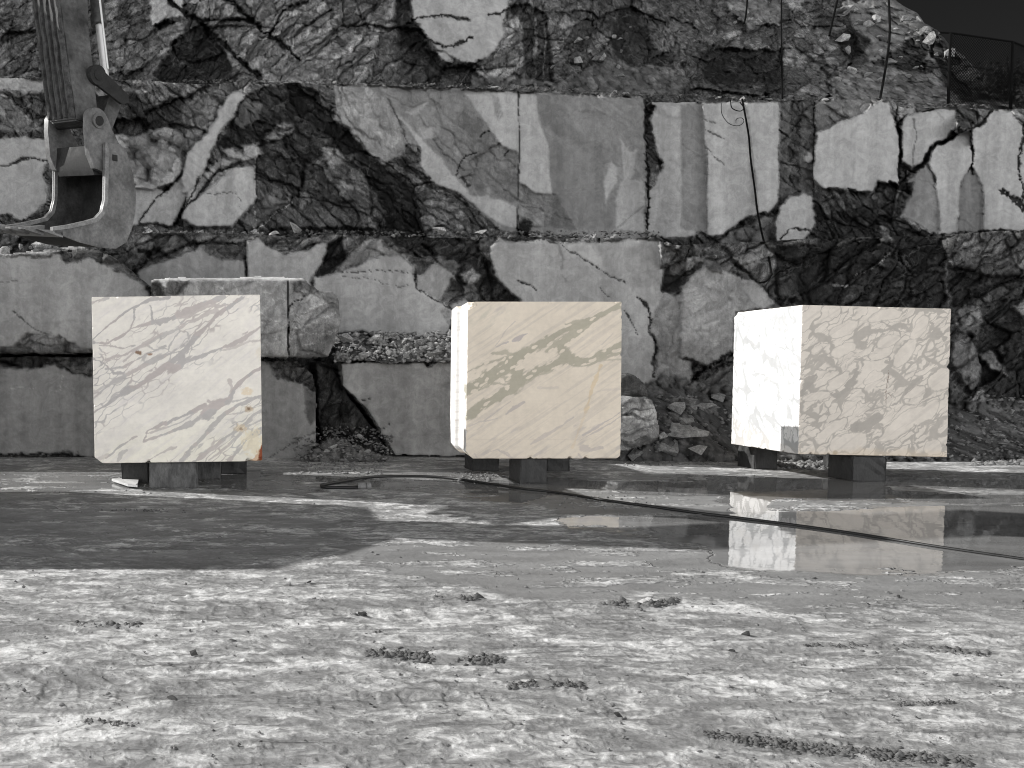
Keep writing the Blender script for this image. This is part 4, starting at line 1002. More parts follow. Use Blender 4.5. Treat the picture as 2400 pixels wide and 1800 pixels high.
def pat_violet(U, V, face):
    c = np.tile(np.array([.885, .845, .78]), (len(U), 1))
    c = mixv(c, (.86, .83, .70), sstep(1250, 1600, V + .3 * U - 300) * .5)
    L = [([(610, 1275), (680, 1235), (760, 1180), (900, 1105), (1000, 1040), (1100, 965), (1190, 880), (1270, 780), (1380, 690), (1480, 610), (1570, 540)], [10, 22, 26, 26, 24, 40, 50, 26, 22, 30, 34], .9),
         ([(600, 1200), (700, 1110), (830, 1040), (960, 960), (1080, 910), (1190, 880)], [8, 16, 20, 26, 18, 14], .8),
         ([(600, 830), (700, 840), (780, 800), (850, 745), (870, 660), (870, 610), (960, 565), (1100, 540)], [18, 16, 12, 12, 9, 9, 12, 18], .9),
         ([(600, 815), (700, 720), (800, 640), (890, 595)], 9, .9), ([(975, 600), (990, 690), (1040, 720)], 9, .9), ([(890, 600), (960, 570), (1000, 540)], 10, .8),
         ([(850, 745), (960, 715), (1080, 690), (1200, 640), (1300, 590), (1450, 540)], [10, 16, 30, 34, 36, 20], .85), ([(1080, 690), (1230, 660), (1330, 600), (1480, 590)], 22, .75),
         ([(800, 950), (900, 870), (1000, 800), (1100, 770), (1250, 690), (1400, 620)], [12, 20, 28, 20, 14, 26], .7),
         ([(690, 940), (820, 900), (960, 840), (1010, 800)], 13, .8), ([(690, 1000), (800, 990), (950, 905), (1080, 860)], 13, .8), ([(600, 935), (680, 960), (740, 1035), (800, 1030)], 10, .9),
         ([(640, 850), (720, 860), (800, 870), (880, 850)], 8, .8), ([(640, 870), (690, 910), (700, 960)], 8, .7), ([(720, 850), (700, 810), (690, 840)], 7, .8),
         ([(1190, 960), (1300, 925), (1400, 890), (1500, 845), (1600, 790), (1700, 735)], [34, 22, 16, 22, 26, 12], .85), ([(1430, 890), (1530, 860), (1620, 830), (1700, 820)], 12, .6),
         ([(1100, 1005), (1170, 985), (1190, 900)], [40, 56, 20], .9),
         ([(1700, 990), (1600, 1050), (1520, 1120), (1490, 1190), (1400, 1240), (1330, 1310)], [16, 14, 22, 34, 56, 44], .9), ([(1490, 1080), (1500, 1140), (1480, 1190)], 18, .7), ([(1350, 1210), (1400, 1240), (1440, 1240)], 18, .8),
         ([(930, 1470), (960, 1400), (1080, 1350), (1180, 1305), (1330, 1240)], [14, 14, 16, 16, 20], .9), ([(930, 1470), (1050, 1430), (1180, 1380), (1310, 1310)], [16, 10, 14, 30], .85), ([(960, 1420), (1060, 1380), (1190, 1340), (1280, 1280)], 8, .7),
         ([(1170, 1600), (1250, 1510), (1340, 1410), (1440, 1310), (1560, 1230), (1700, 1180)], [20, 26, 18, 22, 16, 10], .85), ([(1260, 1600), (1400, 1500), (1500, 1420), (1700, 1270)], [26, 16, 14, 14], .8),
         ([(1480, 1600), (1600, 1470), (1700, 1390)], [24, 16, 26], .8), ([(1360, 1590), (1480, 1500), (1600, 1370), (1700, 1330)], 10, .7), ([(1480, 1300), (1560, 1290), (1700, 1240)], 8, .7), ([(1490, 1220), (1600, 1190), (1700, 1200)], 7, .7),
         ([(690, 1570), (780, 1495), (890, 1440)], [12, 12, 7], .8), ([(770, 1600), (790, 1550), (830, 1530)], [28, 22, 12], .7), ([(950, 1600), (1100, 1520), (1150, 1500)], 9, .7), ([(640, 1590), (700, 1550)], 20, .5),
         ([(1210, 895), (1290, 850), (1360, 745)], 5, .7), ([(600, 575), (700, 545)], 14, .7), ([(1130, 605), (1210, 580)], 8, .6), ([(610, 1140), (680, 1110), (790, 1080)], 16, .6), ([(860, 1130), (960, 1110)], 14, .5),
         ([(940, 840), (1000, 880), (1060, 870)], 9, .7), ([(1020, 760), (960, 840), (930, 830)], 8, .6), ([(1210, 1370), (1300, 1330), (1380, 1320)], 10, .6)]
    u, v = aniso(U, V, R(38), 150, 46)
    f1, f2, dx, dy, r = worley(u + fbm(U / 80, V / 80, 3, 3) * .5, v + fbm(U / 80, V / 80, 4, 3) * .5, 71)
    zone = np.clip(1 - np.abs((V - 950) + .62 * (U - 950)) / 400, 0, 1); zone = np.maximum(zone, np.clip(1 - np.abs((V - 1480) + .7 * (U - 1450)) / 200, 0, 1))
    cell = (1 - sstep(.04, .15, f2 - f1)) * sstep(.1, .5, zone) * sstep(-.35, .1, fbm(U / 120, V / 120, 9, 3))
    m = np.maximum(veins(U, V, L, 14, 5), cell * .8)
    cloud = np.clip(fbm(u * 1.1, v * 1.1, 12, 4) + .02, 0, 1) * .5 + .25 * sstep(.05, .5, fbm(*aniso(U, V, R(36), 240, 22), 74, 4))
    vc = np.where((fbm(U / 150, V / 150, 15, 3) > .1)[:, None], np.array([[.41, .39, .395]]), np.array([[.455, .40, .395]]))
    c = c * (1 - (m * .88)[:, None]) + vc * (m * .88)[:, None]
    c = mixv(c, (.70, .66, .66), np.clip(cloud, 0, 1) * (1 - m))
    def spot(x, y, rx, ry, col, a):
        nonlocal c
        d = np.hypot((U - x) / rx, (V - y) / ry) + fbm(U / 14, V / 14, int(x), 3) * .6
        c = mixv(c, col, (1 - sstep(.5, 1.0, d)) * a)
    spot(1595, 1150, 44, 34, (.74, .58, .36), .55); spot(1560, 1385, 46, 36, (.74, .58, .36), .5); spot(1608, 1262, 34, 26, (.5, .38, .25), .7); spot(1680, 900, 30, 40, (.78, .68, .52), .3)
    spot(900, 896, 26, 17, (.22, .12, .06), .9); spot(970, 908, 30, 9, (.3, .17, .1), .85); spot(1612, 1262, 18, 12, (.2, .13, .08), .8); spot(1565, 1390, 15, 12, (.3, .2, .12), .7)
    spot(1640, 1480, 90, 110, (.83, .74, .55), .7)
    fw = fbm(U / 30, V / 30, 33, 4) * 16
    k = sstep(-3, 3, poly_sd(U + fw, V + fw, [(1690, 1480), (1760, 1470), (1760, 1650), (1590, 1650), (1600, 1590), (1650, 1580)]))
    c = mixv(c, (.62, .40, .24), k * .8)
    k = sstep(-3, 3, poly_sd(U + fw, V + fw, [(1690, 1490), (1760, 1470), (1760, 1640), (1668, 1640), (1672, 1550)]))
    return mixv(c, (.26, .065, .025), k)

def pat_beige(U, V, face):
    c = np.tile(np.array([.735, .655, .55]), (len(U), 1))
    if face == 'left': c = np.tile(np.array([.82, .81, .79]), (len(U), 1))  # left face whitened in its base colour to look sunlit
    L = [([(760, 1180), (810, 1155), (900, 1095), (1000, 1040), (1080, 985), (1180, 915), (1300, 840), (1420, 770), (1520, 725), (1600, 690), (1700, 650), (1830, 580)], [60, 62, 74, 74, 86, 44, 36, 34, 40, 40, 22, 30], 1),
         ([(770, 1360), (810, 1330), (900, 1255), (980, 1195), (1100, 1125), (1180, 1065), (1300, 1010), (1400, 955), (1500, 945), (1600, 950), (1700, 905), (1830, 835)], [24, 28, 46, 50, 76, 40, 40, 44, 60, 30, 34, 34], 1),
         ([(1080, 960), (1130, 1040), (1120, 1110)], [60, 70, 60], 1), ([(1420, 870), (1450, 910), (1490, 945)], [40, 60, 50], 1), ([(1330, 890), (1420, 840), (1500, 780), (1590, 720)], [16, 50, 56, 50], .9),
         ([(1830, 885), (1700, 935), (1600, 985), (1500, 985)], [30, 18, 14, 8], .9), ([(810, 1035), (880, 1000), (960, 965), (1050, 935), (1120, 910), (1230, 880)], [6, 8, 12, 18, 14, 18], .85), ([(970, 905), (1060, 900), (1120, 912)], [10, 22, 14], .8), ([(1450, 715), (1520, 700), (1600, 685)], [14, 30, 20], .9),
         ([(1000, 1040), (1060, 1070), (1150, 1080)], 30, .8), ([(940, 1105), (1040, 1100), (1110, 1110)], 12, .8), ([(1180, 1100), (1260, 1060), (1380, 1010)], 12, .8), ([(820, 1175), (900, 1140), (960, 1120)], 12, .8), ([(1640, 950), (1720, 950), (1820, 945)], 8, .7)]
    m = veins(U, V, L, 13, 25)
    # pale clasts floating in the bands
    u, v = aniso(U, V, R(32), 62, 30)
    f1, f2, dx, dy, r = worley(u + fbm(U / 50, V / 50, 33, 3) * .4, v + fbm(U / 50, V / 50, 34, 3) * .4, 35)
    hole = (1 - sstep(.30, .38, f1)) * (r[0] > .70)
    m = m * (1 - hole * .92)
    c = mixv(c, (.40, .375, .30), m * .9)
    rim = veins(U, V, [(p, [q + 9 for q in (w if isinstance(w, list) else [w] * len(p))], a) for p, w, a in L], 13, 25) - veins(U, V, L, 13, 25)
    c = mixv(c, (.47, .42, .37), np.clip(rim, 0, 1) * .28)
    S = [([(1115, 825), (1160, 805), (1205, 775)], [12, 22, 5], .9), ([(1005, 865), (1080, 830)], 9, .8), ([(1070, 1300), (1120, 1260), (1185, 1225)], [6, 20, 8], .7), ([(1000, 860), (1060, 770), (1130, 700)], 5, .5),
         ([(1570, 1440), (1640, 1400), (1720, 1350), (1820, 1280)], [8, 10, 12, 12], .7), ([(1590, 1450), (1700, 1390), (1820, 1310)], 6, .6), ([(1230, 1500), (1300, 1450), (1400, 1390), (1510, 1320)], [8, 26, 20, 8], .5), ([(930, 1340), (1040, 1260), (1100, 1220)], 6, .6), ([(810, 1390), (900, 1350), (1010, 1330)], 6, .5),
         ([(940, 1560), (1010, 1530), (1090, 1580)], 5, .6), ([(1040, 1540), (1080, 1560), (1110, 1590)], 6, .5), ([(880, 1590), (860, 1560)], 5, .5), ([(1560, 1520), (1620, 1535), (1690, 1520)], [30, 22, 20], .55), ([(1540, 1560), (1560, 1590)], 8, .5), ([(1650, 1150), (1720, 1140), (1820, 1140)], 12, .25), ([(1280, 1130), (1400, 1130)], 12, .25), ([(1690, 850), (1760, 780)], 5, .4), ([(1460, 890), (1560, 800)], 4, .4)]
    c = mixv(c, (.42, .38, .385), veins(U, V, S, 10, 45) * .85)
    wis = sstep(.18, .5, fbm(*aniso(U, V, R(35), 150, 34), 48, 4)) * sstep(-.1, .3, fbm(U / 200, V / 200, 49, 2) + (V - 1250) / 900)
    c = mixv(c, (.50, .455, .43), wis * .6)
    c = mixv(c, (.54, .51, .43), np.clip(1 - np.hypot((U - 930) / 220, (V - 660) / 110), 0, 1) * .7 * sstep(-.2, .4, fbm(*aniso(U, V, R(40), 90, 24), 47, 4)))
    c = mixv(c, (.66, .51, .31), veins(U, V, [([(1685, 985), (1640, 1100), (1605, 1210), (1585, 1290)], [14, 20, 20, 22], .7), ([(1585, 1290), (1540, 1400), (1500, 1520)], [16, 14, 16], .35)], 5, 46) * .8)
    st = sstep(.0, .5, fbm(*aniso(U, V, R(34), 300, 16), 73, 4)); c = mixv(c, (.52, .47, .42), st * .38 * (1 - m))
    ln = 1 - sstep(1.2, 3.2, np.abs(V - 1465)); c = mixv(c, (.6, .52, .44), ln * .45 * (U < 1560))
    return c

def pat_breccia(U, V, face):
    left = face == 'left'
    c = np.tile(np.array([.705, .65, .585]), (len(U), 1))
    if left: c = np.tile(np.array([.84, .84, .84]), (len(U), 1))  # sun glare put into the colour: left face whiter than the front
    wx = fbm(U / 110, V / 110, 53, 4, .55); wy = fbm(U / 110 + 9, V / 110, 54, 4, .55)
    ang = R(38) if not left else R(-75)
    u, v = aniso(U + wx * 46, V + wy * 46, ang, 215, 76)
    f1, f2, dx, dy, r = worley(u, v, 55)
    u2, v2 = aniso(U + wx * 40 + 300, V + wy * 40, ang, 104, 36)
    g1, g2, ex, ey, q = worley(u2, v2, 57)
    thick = .05 + .38 * np.clip(fbm(U / 95, V / 95, 58, 3) + .12, 0, 1)
    v1 = 1 - sstep(thick * .6, thick * 1.15, f2 - f1)
    zone = sstep(-.12, .08, fbm(*aniso(U, V, R(38), 330, 120), 61, 3) + .04)
    th2 = .06 + .36 * np.clip(fbm(U / 70, V / 70, 62, 3) + .1, 0, 1)
    vv2 = (1 - sstep(th2 * .6, th2 * 1.2, g2 - g1)) * zone
    m = np.maximum(v1 * .9, vv2 * .85)
    if not left:
        blots = [([(760, 1180), (830, 1080), (880, 1040)], [40, 90, 30], 1), ([(1060, 1120), (1100, 1080), (1130, 1030)], [70, 80, 40], 1), ([(930, 1170), (1010, 1180), (1080, 1140)], [16, 44, 40], 1), ([(1100, 1400), (1190, 1370), (1270, 1310)], [40, 130, 50], 1), ([(1130, 790), (1200, 770), (1270, 760)], [60, 80, 30], .9),
                 ([(1440, 1160), (1500, 1100), (1570, 1060)], [30, 60, 30], 1), ([(1250, 780), (1390, 730), (1460, 740)], [30, 50, 30], .9), ([(1600, 700), (1640, 760), (1690, 800)], [40, 50, 40], .9), ([(780, 1060), (900, 960), (1000, 930)], [30, 40, 24], .8), ([(1330, 960), (1400, 970), (1300, 1010)], [20, 40, 14], .9), ([(1130, 1190), (1300, 1250), (1330, 1280)], 14, .7)]
        m = np.maximum(m, veins(U, V, [(p, [q * .62 for q in (w if isinstance(w, list) else [w] * len(p))], a) for p, w, a in blots], 30, 65))
        # large pale clasts
        cl = np.zeros(len(U))
        for x, y, a, b, an in ((1040, 745, 105, 44, 28), (1050, 880, 96, 40, 22), (1440, 900, 118, 46, 48), (1530, 740, 90, 40, 55), (900, 740, 60, 26, 40), (1010, 1090, 100, 40, 38), (1110, 1480, 100, 66, 15), (1430, 1360, 200, 56, 36), (1580, 1290, 110, 44, 48), (1330, 830, 80, 30, 20), (1680, 1080, 90, 60, 30), (1310, 660, 120, 40, 10), (870, 1190, 95, 34, 8), (1010, 1500, 60, 44, 35), (1240, 1060, 70, 26, 32), (1510, 1160, 80, 26, 20), (870, 885, 40, 20, 18), (1620, 1520, 60, 50, 0)):
            c_, s_ = math.cos(R(an)), math.sin(R(an)); X = (U + wx * 26 - x); Y = (V + wy * 26 - y)
            d = np.hypot((X * c_ - Y * s_) / a, (X * s_ + Y * c_) / b)
            cl = np.maximum(cl, 1 - sstep(.86, .96, d))
            m = np.maximum(m, np.exp(-((d - 1.0) / .05) ** 2) * .75)
        m = m * (1 - cl * .93)
        vc = (.37, .345, .315)
    else:
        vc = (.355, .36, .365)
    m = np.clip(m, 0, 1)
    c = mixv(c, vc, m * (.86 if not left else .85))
    c = mixv(c, (.60, .55, .49), np.clip(fbm(U / 60, V / 60, 67, 4), 0, 1) * .4 * (1 - m))
    if not left:
        k = veins(U, V, [([(1338, 1020), (1330, 1090), (1318, 1150), (1320, 1240)], 6, 1), ([(1320, 1160), (1350, 1175)], 5, .8), ([(1345, 1170), (1355, 1190)], 5, .8)], 4, 68) * (fbm(U / 9, V / 9, 69, 2) > -.15)
        c = mixv(c, (.2, .15, .12), k * .8)
        d = np.hypot((U - 990) / 20, (V - 1550) / 18); c = mixv(c, (.34, .27, .18), (1 - sstep(.5, 1, d)) * .8)
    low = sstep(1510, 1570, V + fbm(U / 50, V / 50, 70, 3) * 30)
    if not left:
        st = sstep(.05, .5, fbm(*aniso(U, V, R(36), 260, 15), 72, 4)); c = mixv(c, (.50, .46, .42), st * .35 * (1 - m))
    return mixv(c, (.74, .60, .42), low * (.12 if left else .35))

def marble_block(name, quad, Y, depth, zoom, pat, label, cuts=(), side=None, back_dx=(0, 0), seed=0, chips=()):
    TL, TR, BR, BL = [P(*q, Y) for q in quad]
    W = float(np.linalg.norm(TR - TL)); H = float(np.linalg.norm(TL - BL)); D = depth
    def warp(a, b, c):
        u = (a / W)[:, None]; v = (1 - c / H)[:, None]
        p = TL * (1 - u) * (1 - v) + TR * u * (1 - v) + BR * u * v + BL * (1 - u) * v
        p = p.copy(); p[:, 1] += b
        bl = (b / D); p[:, 0] += (back_dx[0] * (1 - u[:, 0]) + back_dx[1] * u[:, 0]) * bl
        if side: p[:, 0] += side(b) * (1 - u[:, 0]) ** 3
        return p
    ed = np.array([0, .003, .006, .010, .015, .022])
    def lin(L, n): return np.unique(np.round(np.concatenate([ed, L - ed, np.linspace(0, L, n)]), 5))
    cr_ = np.random.default_rng(seed + 40); chips = list(chips)
    for _ in range(16):
        e_ = int(cr_.integers(4)); k_ = cr_.uniform(.03, .97); chips.append((*((k_, 0, 1), (k_, 0, 0), (0, 0, k_), (1, 0, k_))[e_], .012 + .034 * cr_.uniform() ** 2.5))
    for _ in range(5): chips.append((0, cr_.uniform(.1, .9), cr_.integers(2), .015 + .03 * cr_.uniform()))
    verts = []; quads = []; cols = []; off = 0
    faces = [('front', 330, 330), ('left', 190, 330), ('right', 90, 120), ('top', 160, 90), ('bottom', 40, 30), ('back', 40, 40)]
    for nm, n1, n2 in faces:
        if nm in ('front', 'back'):
            g1, g2 = lin(W, n1), lin(H, n2); A, C = np.meshgrid(g1, g2); B = np.full(A.shape, 0. if nm == 'front' else D)
        elif nm in ('left', 'right'):
            g1, g2 = lin(D, n1), lin(H, n2); B, C = np.meshgrid(g1, g2); A = np.full(B.shape, 0. if nm == 'left' else W)
        else:
            g1, g2 = lin(W, n1), lin(D, n2); A, B = np.meshgrid(g1, g2); C = np.full(A.shape, H if nm == 'top' else 0.)
        shp = A.shape; A, B, C = A.ravel(), B.ravel(), C.ravel()
        # worn, slightly chipped arrises
        q = A + B * 1.3 + C * 1.7
        rad = .008 + .035 * np.clip(fbm(q * 4.1, q * 0 + seed, seed + 5, 5, .65) - .05, 0, 1)
        ca, cb, cc = np.clip(A, .03, W - .03), np.clip(B, .03, D - .03), np.clip(C, .03, H - .03)
        ca, cb, cc = np.clip(A, rad, W - rad), np.clip(B, rad, D - rad), np.clip(C, rad, H - rad)
        v = np.stack([A - ca, B - cb, C - cc], -1); ln = np.linalg.norm(v, axis=1, keepdims=True)
        p = np.stack([ca, cb, cc], -1) + v / np.maximum(ln, 1e-9) * rad[:, None] * (ln > 1e-9)
        for (nx, nz, d0) in cuts:     # sawn / broken corners, as planes in (a, c)
            dd = p[:, 0] * nx + p[:, 2] * nz - d0
            wob = .006 * fbm(p[:, 1] * 6, p[:, 0] * 6, seed + 9, 3)
            k = np.maximum(dd - wob, 0); p[:, 0] -= nx * k; p[:, 2] -= nz * k
        for (x0, y0, z0, rr_) in chips:   # knocked-off pieces
            dv = p - np.array([x0 * W, y0 * D, z0 * H]); dl = np.linalg.norm(dv, axis=1)
            wob = 1 + .5 * fbm(p[:, 0] * 18 + p[:, 1] * 9, p[:, 2] * 18, seed + 12, 3)
            k = np.clip(rr_ * wob - dl, 0, 1); inner = np.array([W / 2, D / 2, H / 2]) - p; inner /= np.linalg.norm(inner, axis=1, keepdims=True)
            p += inner * k[:, None] * .8
        a_, b_, c_ = p.T
        u = a_ / W; vv = 1 - c_ / H
        z = np.array(zoom, float)
        UV = z[0] * ((1 - u) * (1 - vv))[:, None] + z[1] * (u * (1 - vv))[:, None] + z[2] * (u * vv)[:, None] + z[3] * ((1 - u) * vv)[:, None]
        sc = np.linalg.norm(z[1] - z[0]) / W
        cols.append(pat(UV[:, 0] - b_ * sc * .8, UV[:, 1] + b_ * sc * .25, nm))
        verts.append(warp(a_, b_, c_)); gq = grid_quads(*shp) + off
        if nm in ('back', 'right', 'top', 'left'): pass
        quads.append(gq); off += len(A)
    me = make_mesh(name, np.concatenate(verts), np.concatenate(quads))
    attr_col(me, 'vein', np.clip(np.concatenate(cols), 0, .9))
    bm = bmesh.new(); bm.from_mesh(me); bmesh.ops.remove_doubles(bm, verts=bm.verts[:], dist=.0006); bmesh.ops.recalc_face_normals(bm, faces=bm.faces[:]); bm.to_mesh(me); bm.free()
    return tag(link(name, me, M_MARBLE), label, 'marble block', 'sawn marble cubes')

YA, YB, YC = 10.1, 10.5, 10.75
W1 = 394 * YA / F
marble_block('marble_cube', [(214.5, 696), (609.5, 690), (615, 1081), (222, 1086)], YA, 1.5, [(592, 540), (1688, 527), (1700, 1600), (620, 1610)], pat_violet,
             'white marble cube with violet grey veins, brown specks and a rust red lower corner', cuts=[(-.62, -.785, -.062 * .9)], seed=3, chips=[(1.0, 0, 0, .05)])
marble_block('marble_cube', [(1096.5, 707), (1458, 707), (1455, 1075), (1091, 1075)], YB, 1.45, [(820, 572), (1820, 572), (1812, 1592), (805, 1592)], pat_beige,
             'cream beige marble cube crossed by olive grey bands, lit stepped left side', cuts=[(-.72, -.69, -.062), (.70, -.71, 1.92 * .70 - .055)],
             side=lambda b: np.where(b < .72, .158 * b, .114 - .06 * sstep(.72, .75, b) + .175 * (b - .72)), back_dx=(-.02, -.1), seed=4, chips=[(0, 0, 1.0, .09), (0, .5, 1.0, .06)])
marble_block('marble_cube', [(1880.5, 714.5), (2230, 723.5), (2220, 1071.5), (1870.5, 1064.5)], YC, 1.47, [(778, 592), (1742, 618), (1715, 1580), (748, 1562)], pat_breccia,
             'pale marble cube with grey brecciated cell veins and a broad glaring white left face', back_dx=(.0, -.1), seed=6, chips=[(0, 1, 1, .08)])

# timber and stone bearers under the cubes
def bearer(px0, px1, py_bot, z1, dep, mat, label, cat='bearer', tilt=0.0, side=None):
    b0 = G(px0, py_bot); b1 = G(px1, py_bot)
    w = b1[0] - b0[0]
    bm = bmesh.new()
    bm_box(bm, ((b0[0] + b1[0]) / 2, b0[1] + dep / 2, (z1 + .004) / 2 - .004), (w, dep, z1 + .004), Matrix.Rotation(tilt, 3, 'Z'), .012)
    bmesh.ops.subdivide_edges(bm, edges=bm.edges[:], cuts=3, use_grid_fill=True)
    for v in bm.verts: v.co += Vector(RNG.normal(size=3)) * .004
    o = bm_obj('timber_bearer', bm, mat)
    return tag(o, label, cat, 'bearers under the marble cubes')
zb = lambda q, Y: float(P(*q, Y)[2])
z1 = zb((400, 1083), YA) - .012; z2 = zb((1270, 1075), YB) - .004; z3 = zb((2040, 1068), YC) - .014
bearer(349, 461, 1142.5, z1, .5, M_CONC, 'stained grey squared bearer, front most under the rust-cornered cube', tilt=.03)
bearer(285, 347, 1132, z1 - .005, .4, M_TIMBER, 'black timber bearer at the left under the rust-cornered cube')
bearer(463, 516, 1122, z1, .35, M_CONC, 'grey knotted bearer behind and right of the stained one under the rust-cornered cube')
bearer(517, 578, 1110.5, z1 + .01, .4, M_TIMBER, 'dark bearer rear most at the right under the rust-cornered cube')
bearer(1220, 1282, 1133, z2, .45, M_TIMBER, 'dark timber with arched end grain, in front under the beige cube')
bearer(1283, 1335, 1105, z2, .4, M_TIMBER, 'dark timber behind and right of the grained one under the beige cube')
bearer(1107, 1169, 1104, z2, .4, M_TIMBER, 'black timber bearer at the left rear under the beige cube')
bearer(1455, 1480, 1071, .12, .9, M_TIMBER, 'low flat black timber lying behind the beige cube at its right corner')
bearer(1998, 2076, 1128, z3, .45, M_TIMBER, 'wide dark timber bearer in front under the brecciated cube')
bearer(1968, 1996, 1101, z3 + .005, .35, M_TIMBER, 'narrow dark timber just behind the wide one under the brecciated cube')
bearer(1769, 1821, 1100, zb((1760, 1046), 12.1), .42, M_TIMBER, 'dark timber at the left rear under the brecciated cube with a sunlit side', tilt=.0)
bm = bmesh.new(); g = [G(*q) for q in ((262, 1131), (326, 1127), (322, 1146), (300, 1144))]
bm_prism(bm, [V(q) + Vector((0, 0, .02)) for q in g], (0, 0, .03))
tag(bm_obj('pale_board', bm, M_BOARD), 'ragged pale board lying on the ground in front of the leftmost black bearer', 'board')

# ------------------------------------------------------------------ hose
hp = [(842, 1146), (800, 1147), (765, 1146), (753, 1142), (770, 1138), (810, 1131), (850, 1124), (900, 1120.5), (980, 1120), (1050, 1124), (1120, 1134), (1220, 1149), (1300, 1158), (1420, 1177), (1520, 1190), (1640, 1206), (1720, 1215), (1850, 1231), (2000, 1252), (2200, 1284), (2400, 1313), (2700, 1356)]
gp = spline([G(*q) + np.array([0, 0, .022 - .014 * float(sstep(1300, 1900, np.array(q[0])))]) for q in hp], 8)
bm = bmesh.new(); bm_path(bm, gp, lambda u: .020 - .008 * u, 10)
hz = bm_obj('water_hose', bm, M_RUBBER, None, 60)
tag(hz, 'black rubber hose looping on the wet ground and running to the right edge', 'hose')
bm = bmesh.new(); a = G(838, 1146) + np.array([0, 0, .035]); bm_tube(bm, a, a + np.array([.10, .0, .0]), .042, .042, 12); bm_tube(bm, a + np.array([.1, 0, 0]), a + np.array([.15, .01, 0]), .05, .05, 8)
bm_obj('coupling', bm, M_STEEL, hz)

# ------------------------------------------------------------------ excavator
ex = empty('excavator', (-6.3, 8.5, 0))
tag(ex, 'worn grey excavator whose arm and curved bucket hang in at the upper left', 'excavator')
bpy.context.view_layer.update()
EXL = Vector((-6.3, 8.5, 0))
def exo(name, bm, mat, parent=ex, ang=35):
    o = bm_obj(name, bm, mat, None, ang)
    o.parent = parent
    if parent is ex: o.matrix_parent_inverse = Matrix.Translation(-EXL)
    return o
O = V(P(231, 282, 10.0)) ; Dv = Vector((-.70, -.71, 0)).normalized(); Wv = Vector((-.70, .69, .13)).normalized(); Zv = Vector((0, 0, 1)); BW = 1.02
def B(d, z, w=0.0): return O + Dv * d + Zv * z + Wv * w
outer = [(-.29, -.22), (-.38, -.29), (-.47, -.52), (-.52, -.75), (-.51, -.98), (-.46, -1.18), (-.37, -1.36), (-.22, -1.45), (.02, -1.46), (.3, -1.43), (.62, -1.36)]
front = [(.66, -1.30), (.45, -1.25), (.22, -1.18), (.08, -1.13), (-.01, -1.04), (-.05, -.9), (-.06, -.6), (-.07, -.24)]
bm = bmesh.new()                                                    # wrapped shell plate
N = len(outer); th = .035
def inn(i):
    a = Vector(outer[max(i - 1, 0)]); b = Vector(outer[min(i + 1, N - 1)]); t_ = (b - a).normalized(); n_ = Vector((-t_.y, t_.x))
    return Vector(outer[i]) + n_ * th
for w0, w1 in ((0, BW),):
    ring = []
    for i in range(N):
        q = inn(i)
        ring.append([bm.verts.new(B(*outer[i], w0)), bm.verts.new(B(*outer[i], w1)), bm.verts.new(B(q.x, q.y, w1)), bm.verts.new(B(q.x, q.y, w0))])
    for i in range(N - 1):
        for k in range(4): bm.faces.new((ring[i][k], ring[i][(k + 1) % 4], ring[i + 1][(k + 1) % 4], ring[i + 1][k]))
    bm.faces.new(ring[0]); bm.faces.new(ring[-1][::-1])
bucket = exo('bucket', bm, M_SHELL, ex, 40)
bucket['label'] = 'scraped digging bucket with bright worn, sunlit edges'
prof = outer + front
for w in (-.03, BW):
    bm = bmesh.new(); bm_prism(bm, [B(d, z, w) for d, z in prof], Wv * .03); exo('side_plate', bm, M_STEEL if w < 0 else M_INNER, bucket)
for w in (-.045, BW - .01):                                        # thickened leading edge of each side plate
    bm = bmesh.new(); n_ = len(front)
    a = [bm.verts.new(B(d, z, w)) for d, z in front]; b = [bm.verts.new(B(d, z, w + .055)) for d, z in front]
    off = [(0, -.04), (0, -.045), (-.01, -.045), (-.03, -.04), (-.045, -.02), (-.045, 0), (-.045, 0), (-.045, 0)]
    c = [bm.verts.new(B(d + o[0], z + o[1], w)) for (d, z), o in zip(front, off)]; e = [bm.verts.new(B(d + o[0], z + o[1], w + .055)) for (d, z), o in zip(front, off)]
    for i in range(n_ - 1):
        for r_ in ((a, b), (b, e), (e, c), (c, a)): bm.faces.new((r_[0][i], r_[1][i], r_[1][i + 1], r_[0][i + 1]))
    bm.faces.new((a[0], b[0], e[0], c[0])); bm.faces.new((a[-1], c[-1], e[-1], b[-1]))
    exo('edge_strip', bm, M_EDGE, bucket)
bm = bmesh.new(); bm_prism(bm, [B(.52, -1.40, -.03), B(.84, -1.345, -.03), B(.52, -1.335, -.03)], Wv * (BW + .06)); exo('cutting_lip', bm, M_EDGE, bucket)
for k in range(4):
    w = .02 + k * (BW - .16) / 3
    bm = bmesh.new(); bm_prism(bm, [B(.74, -1.40, w), B(.98, -1.36, w), B(.98, -1.34, w), B(.72, -1.29, w)], Wv * .12); exo('tooth', bm, M_STEEL, bucket)
bm = bmesh.new()
def circ(cd, cz, r, a0, a1, n=9): return [(cd + r * math.cos(R(a0 + (a1 - a0) * i / n)), cz + r * math.sin(R(a0 + (a1 - a0) * i / n))) for i in range(n + 1)]
for w in (.04, BW - .16):
    bm = bmesh.new()
    ear = circ(-.02, .0, .15, 20, 150) + [(-.22, -.06), (-.40, -.31), (-.46, -.52), (-.2, -.6), (.02, -.55), (.10, -.4), (.13, -.1)]
    bm_prism(bm, [B(d, z, w) for d, z in ear], Wv * .09)
    e_ = exo('hinge_ear', bm, M_STEEL, bucket)
    bm = bmesh.new(); s_ = -.03 if w < .5 else .09
    bm_tube(bm, B(-.02, 0, w + s_), B(-.02, 0, w + s_ + .03), .085, .085, 18); exo('boss', bm, M_STEEL, bucket)
bm = bmesh.new(); bm_tube(bm, B(-.02, 0, .0), B(-.02, 0, BW - .02), .055, .055, 16); exo('pin', bm, M_DARK, bucket)
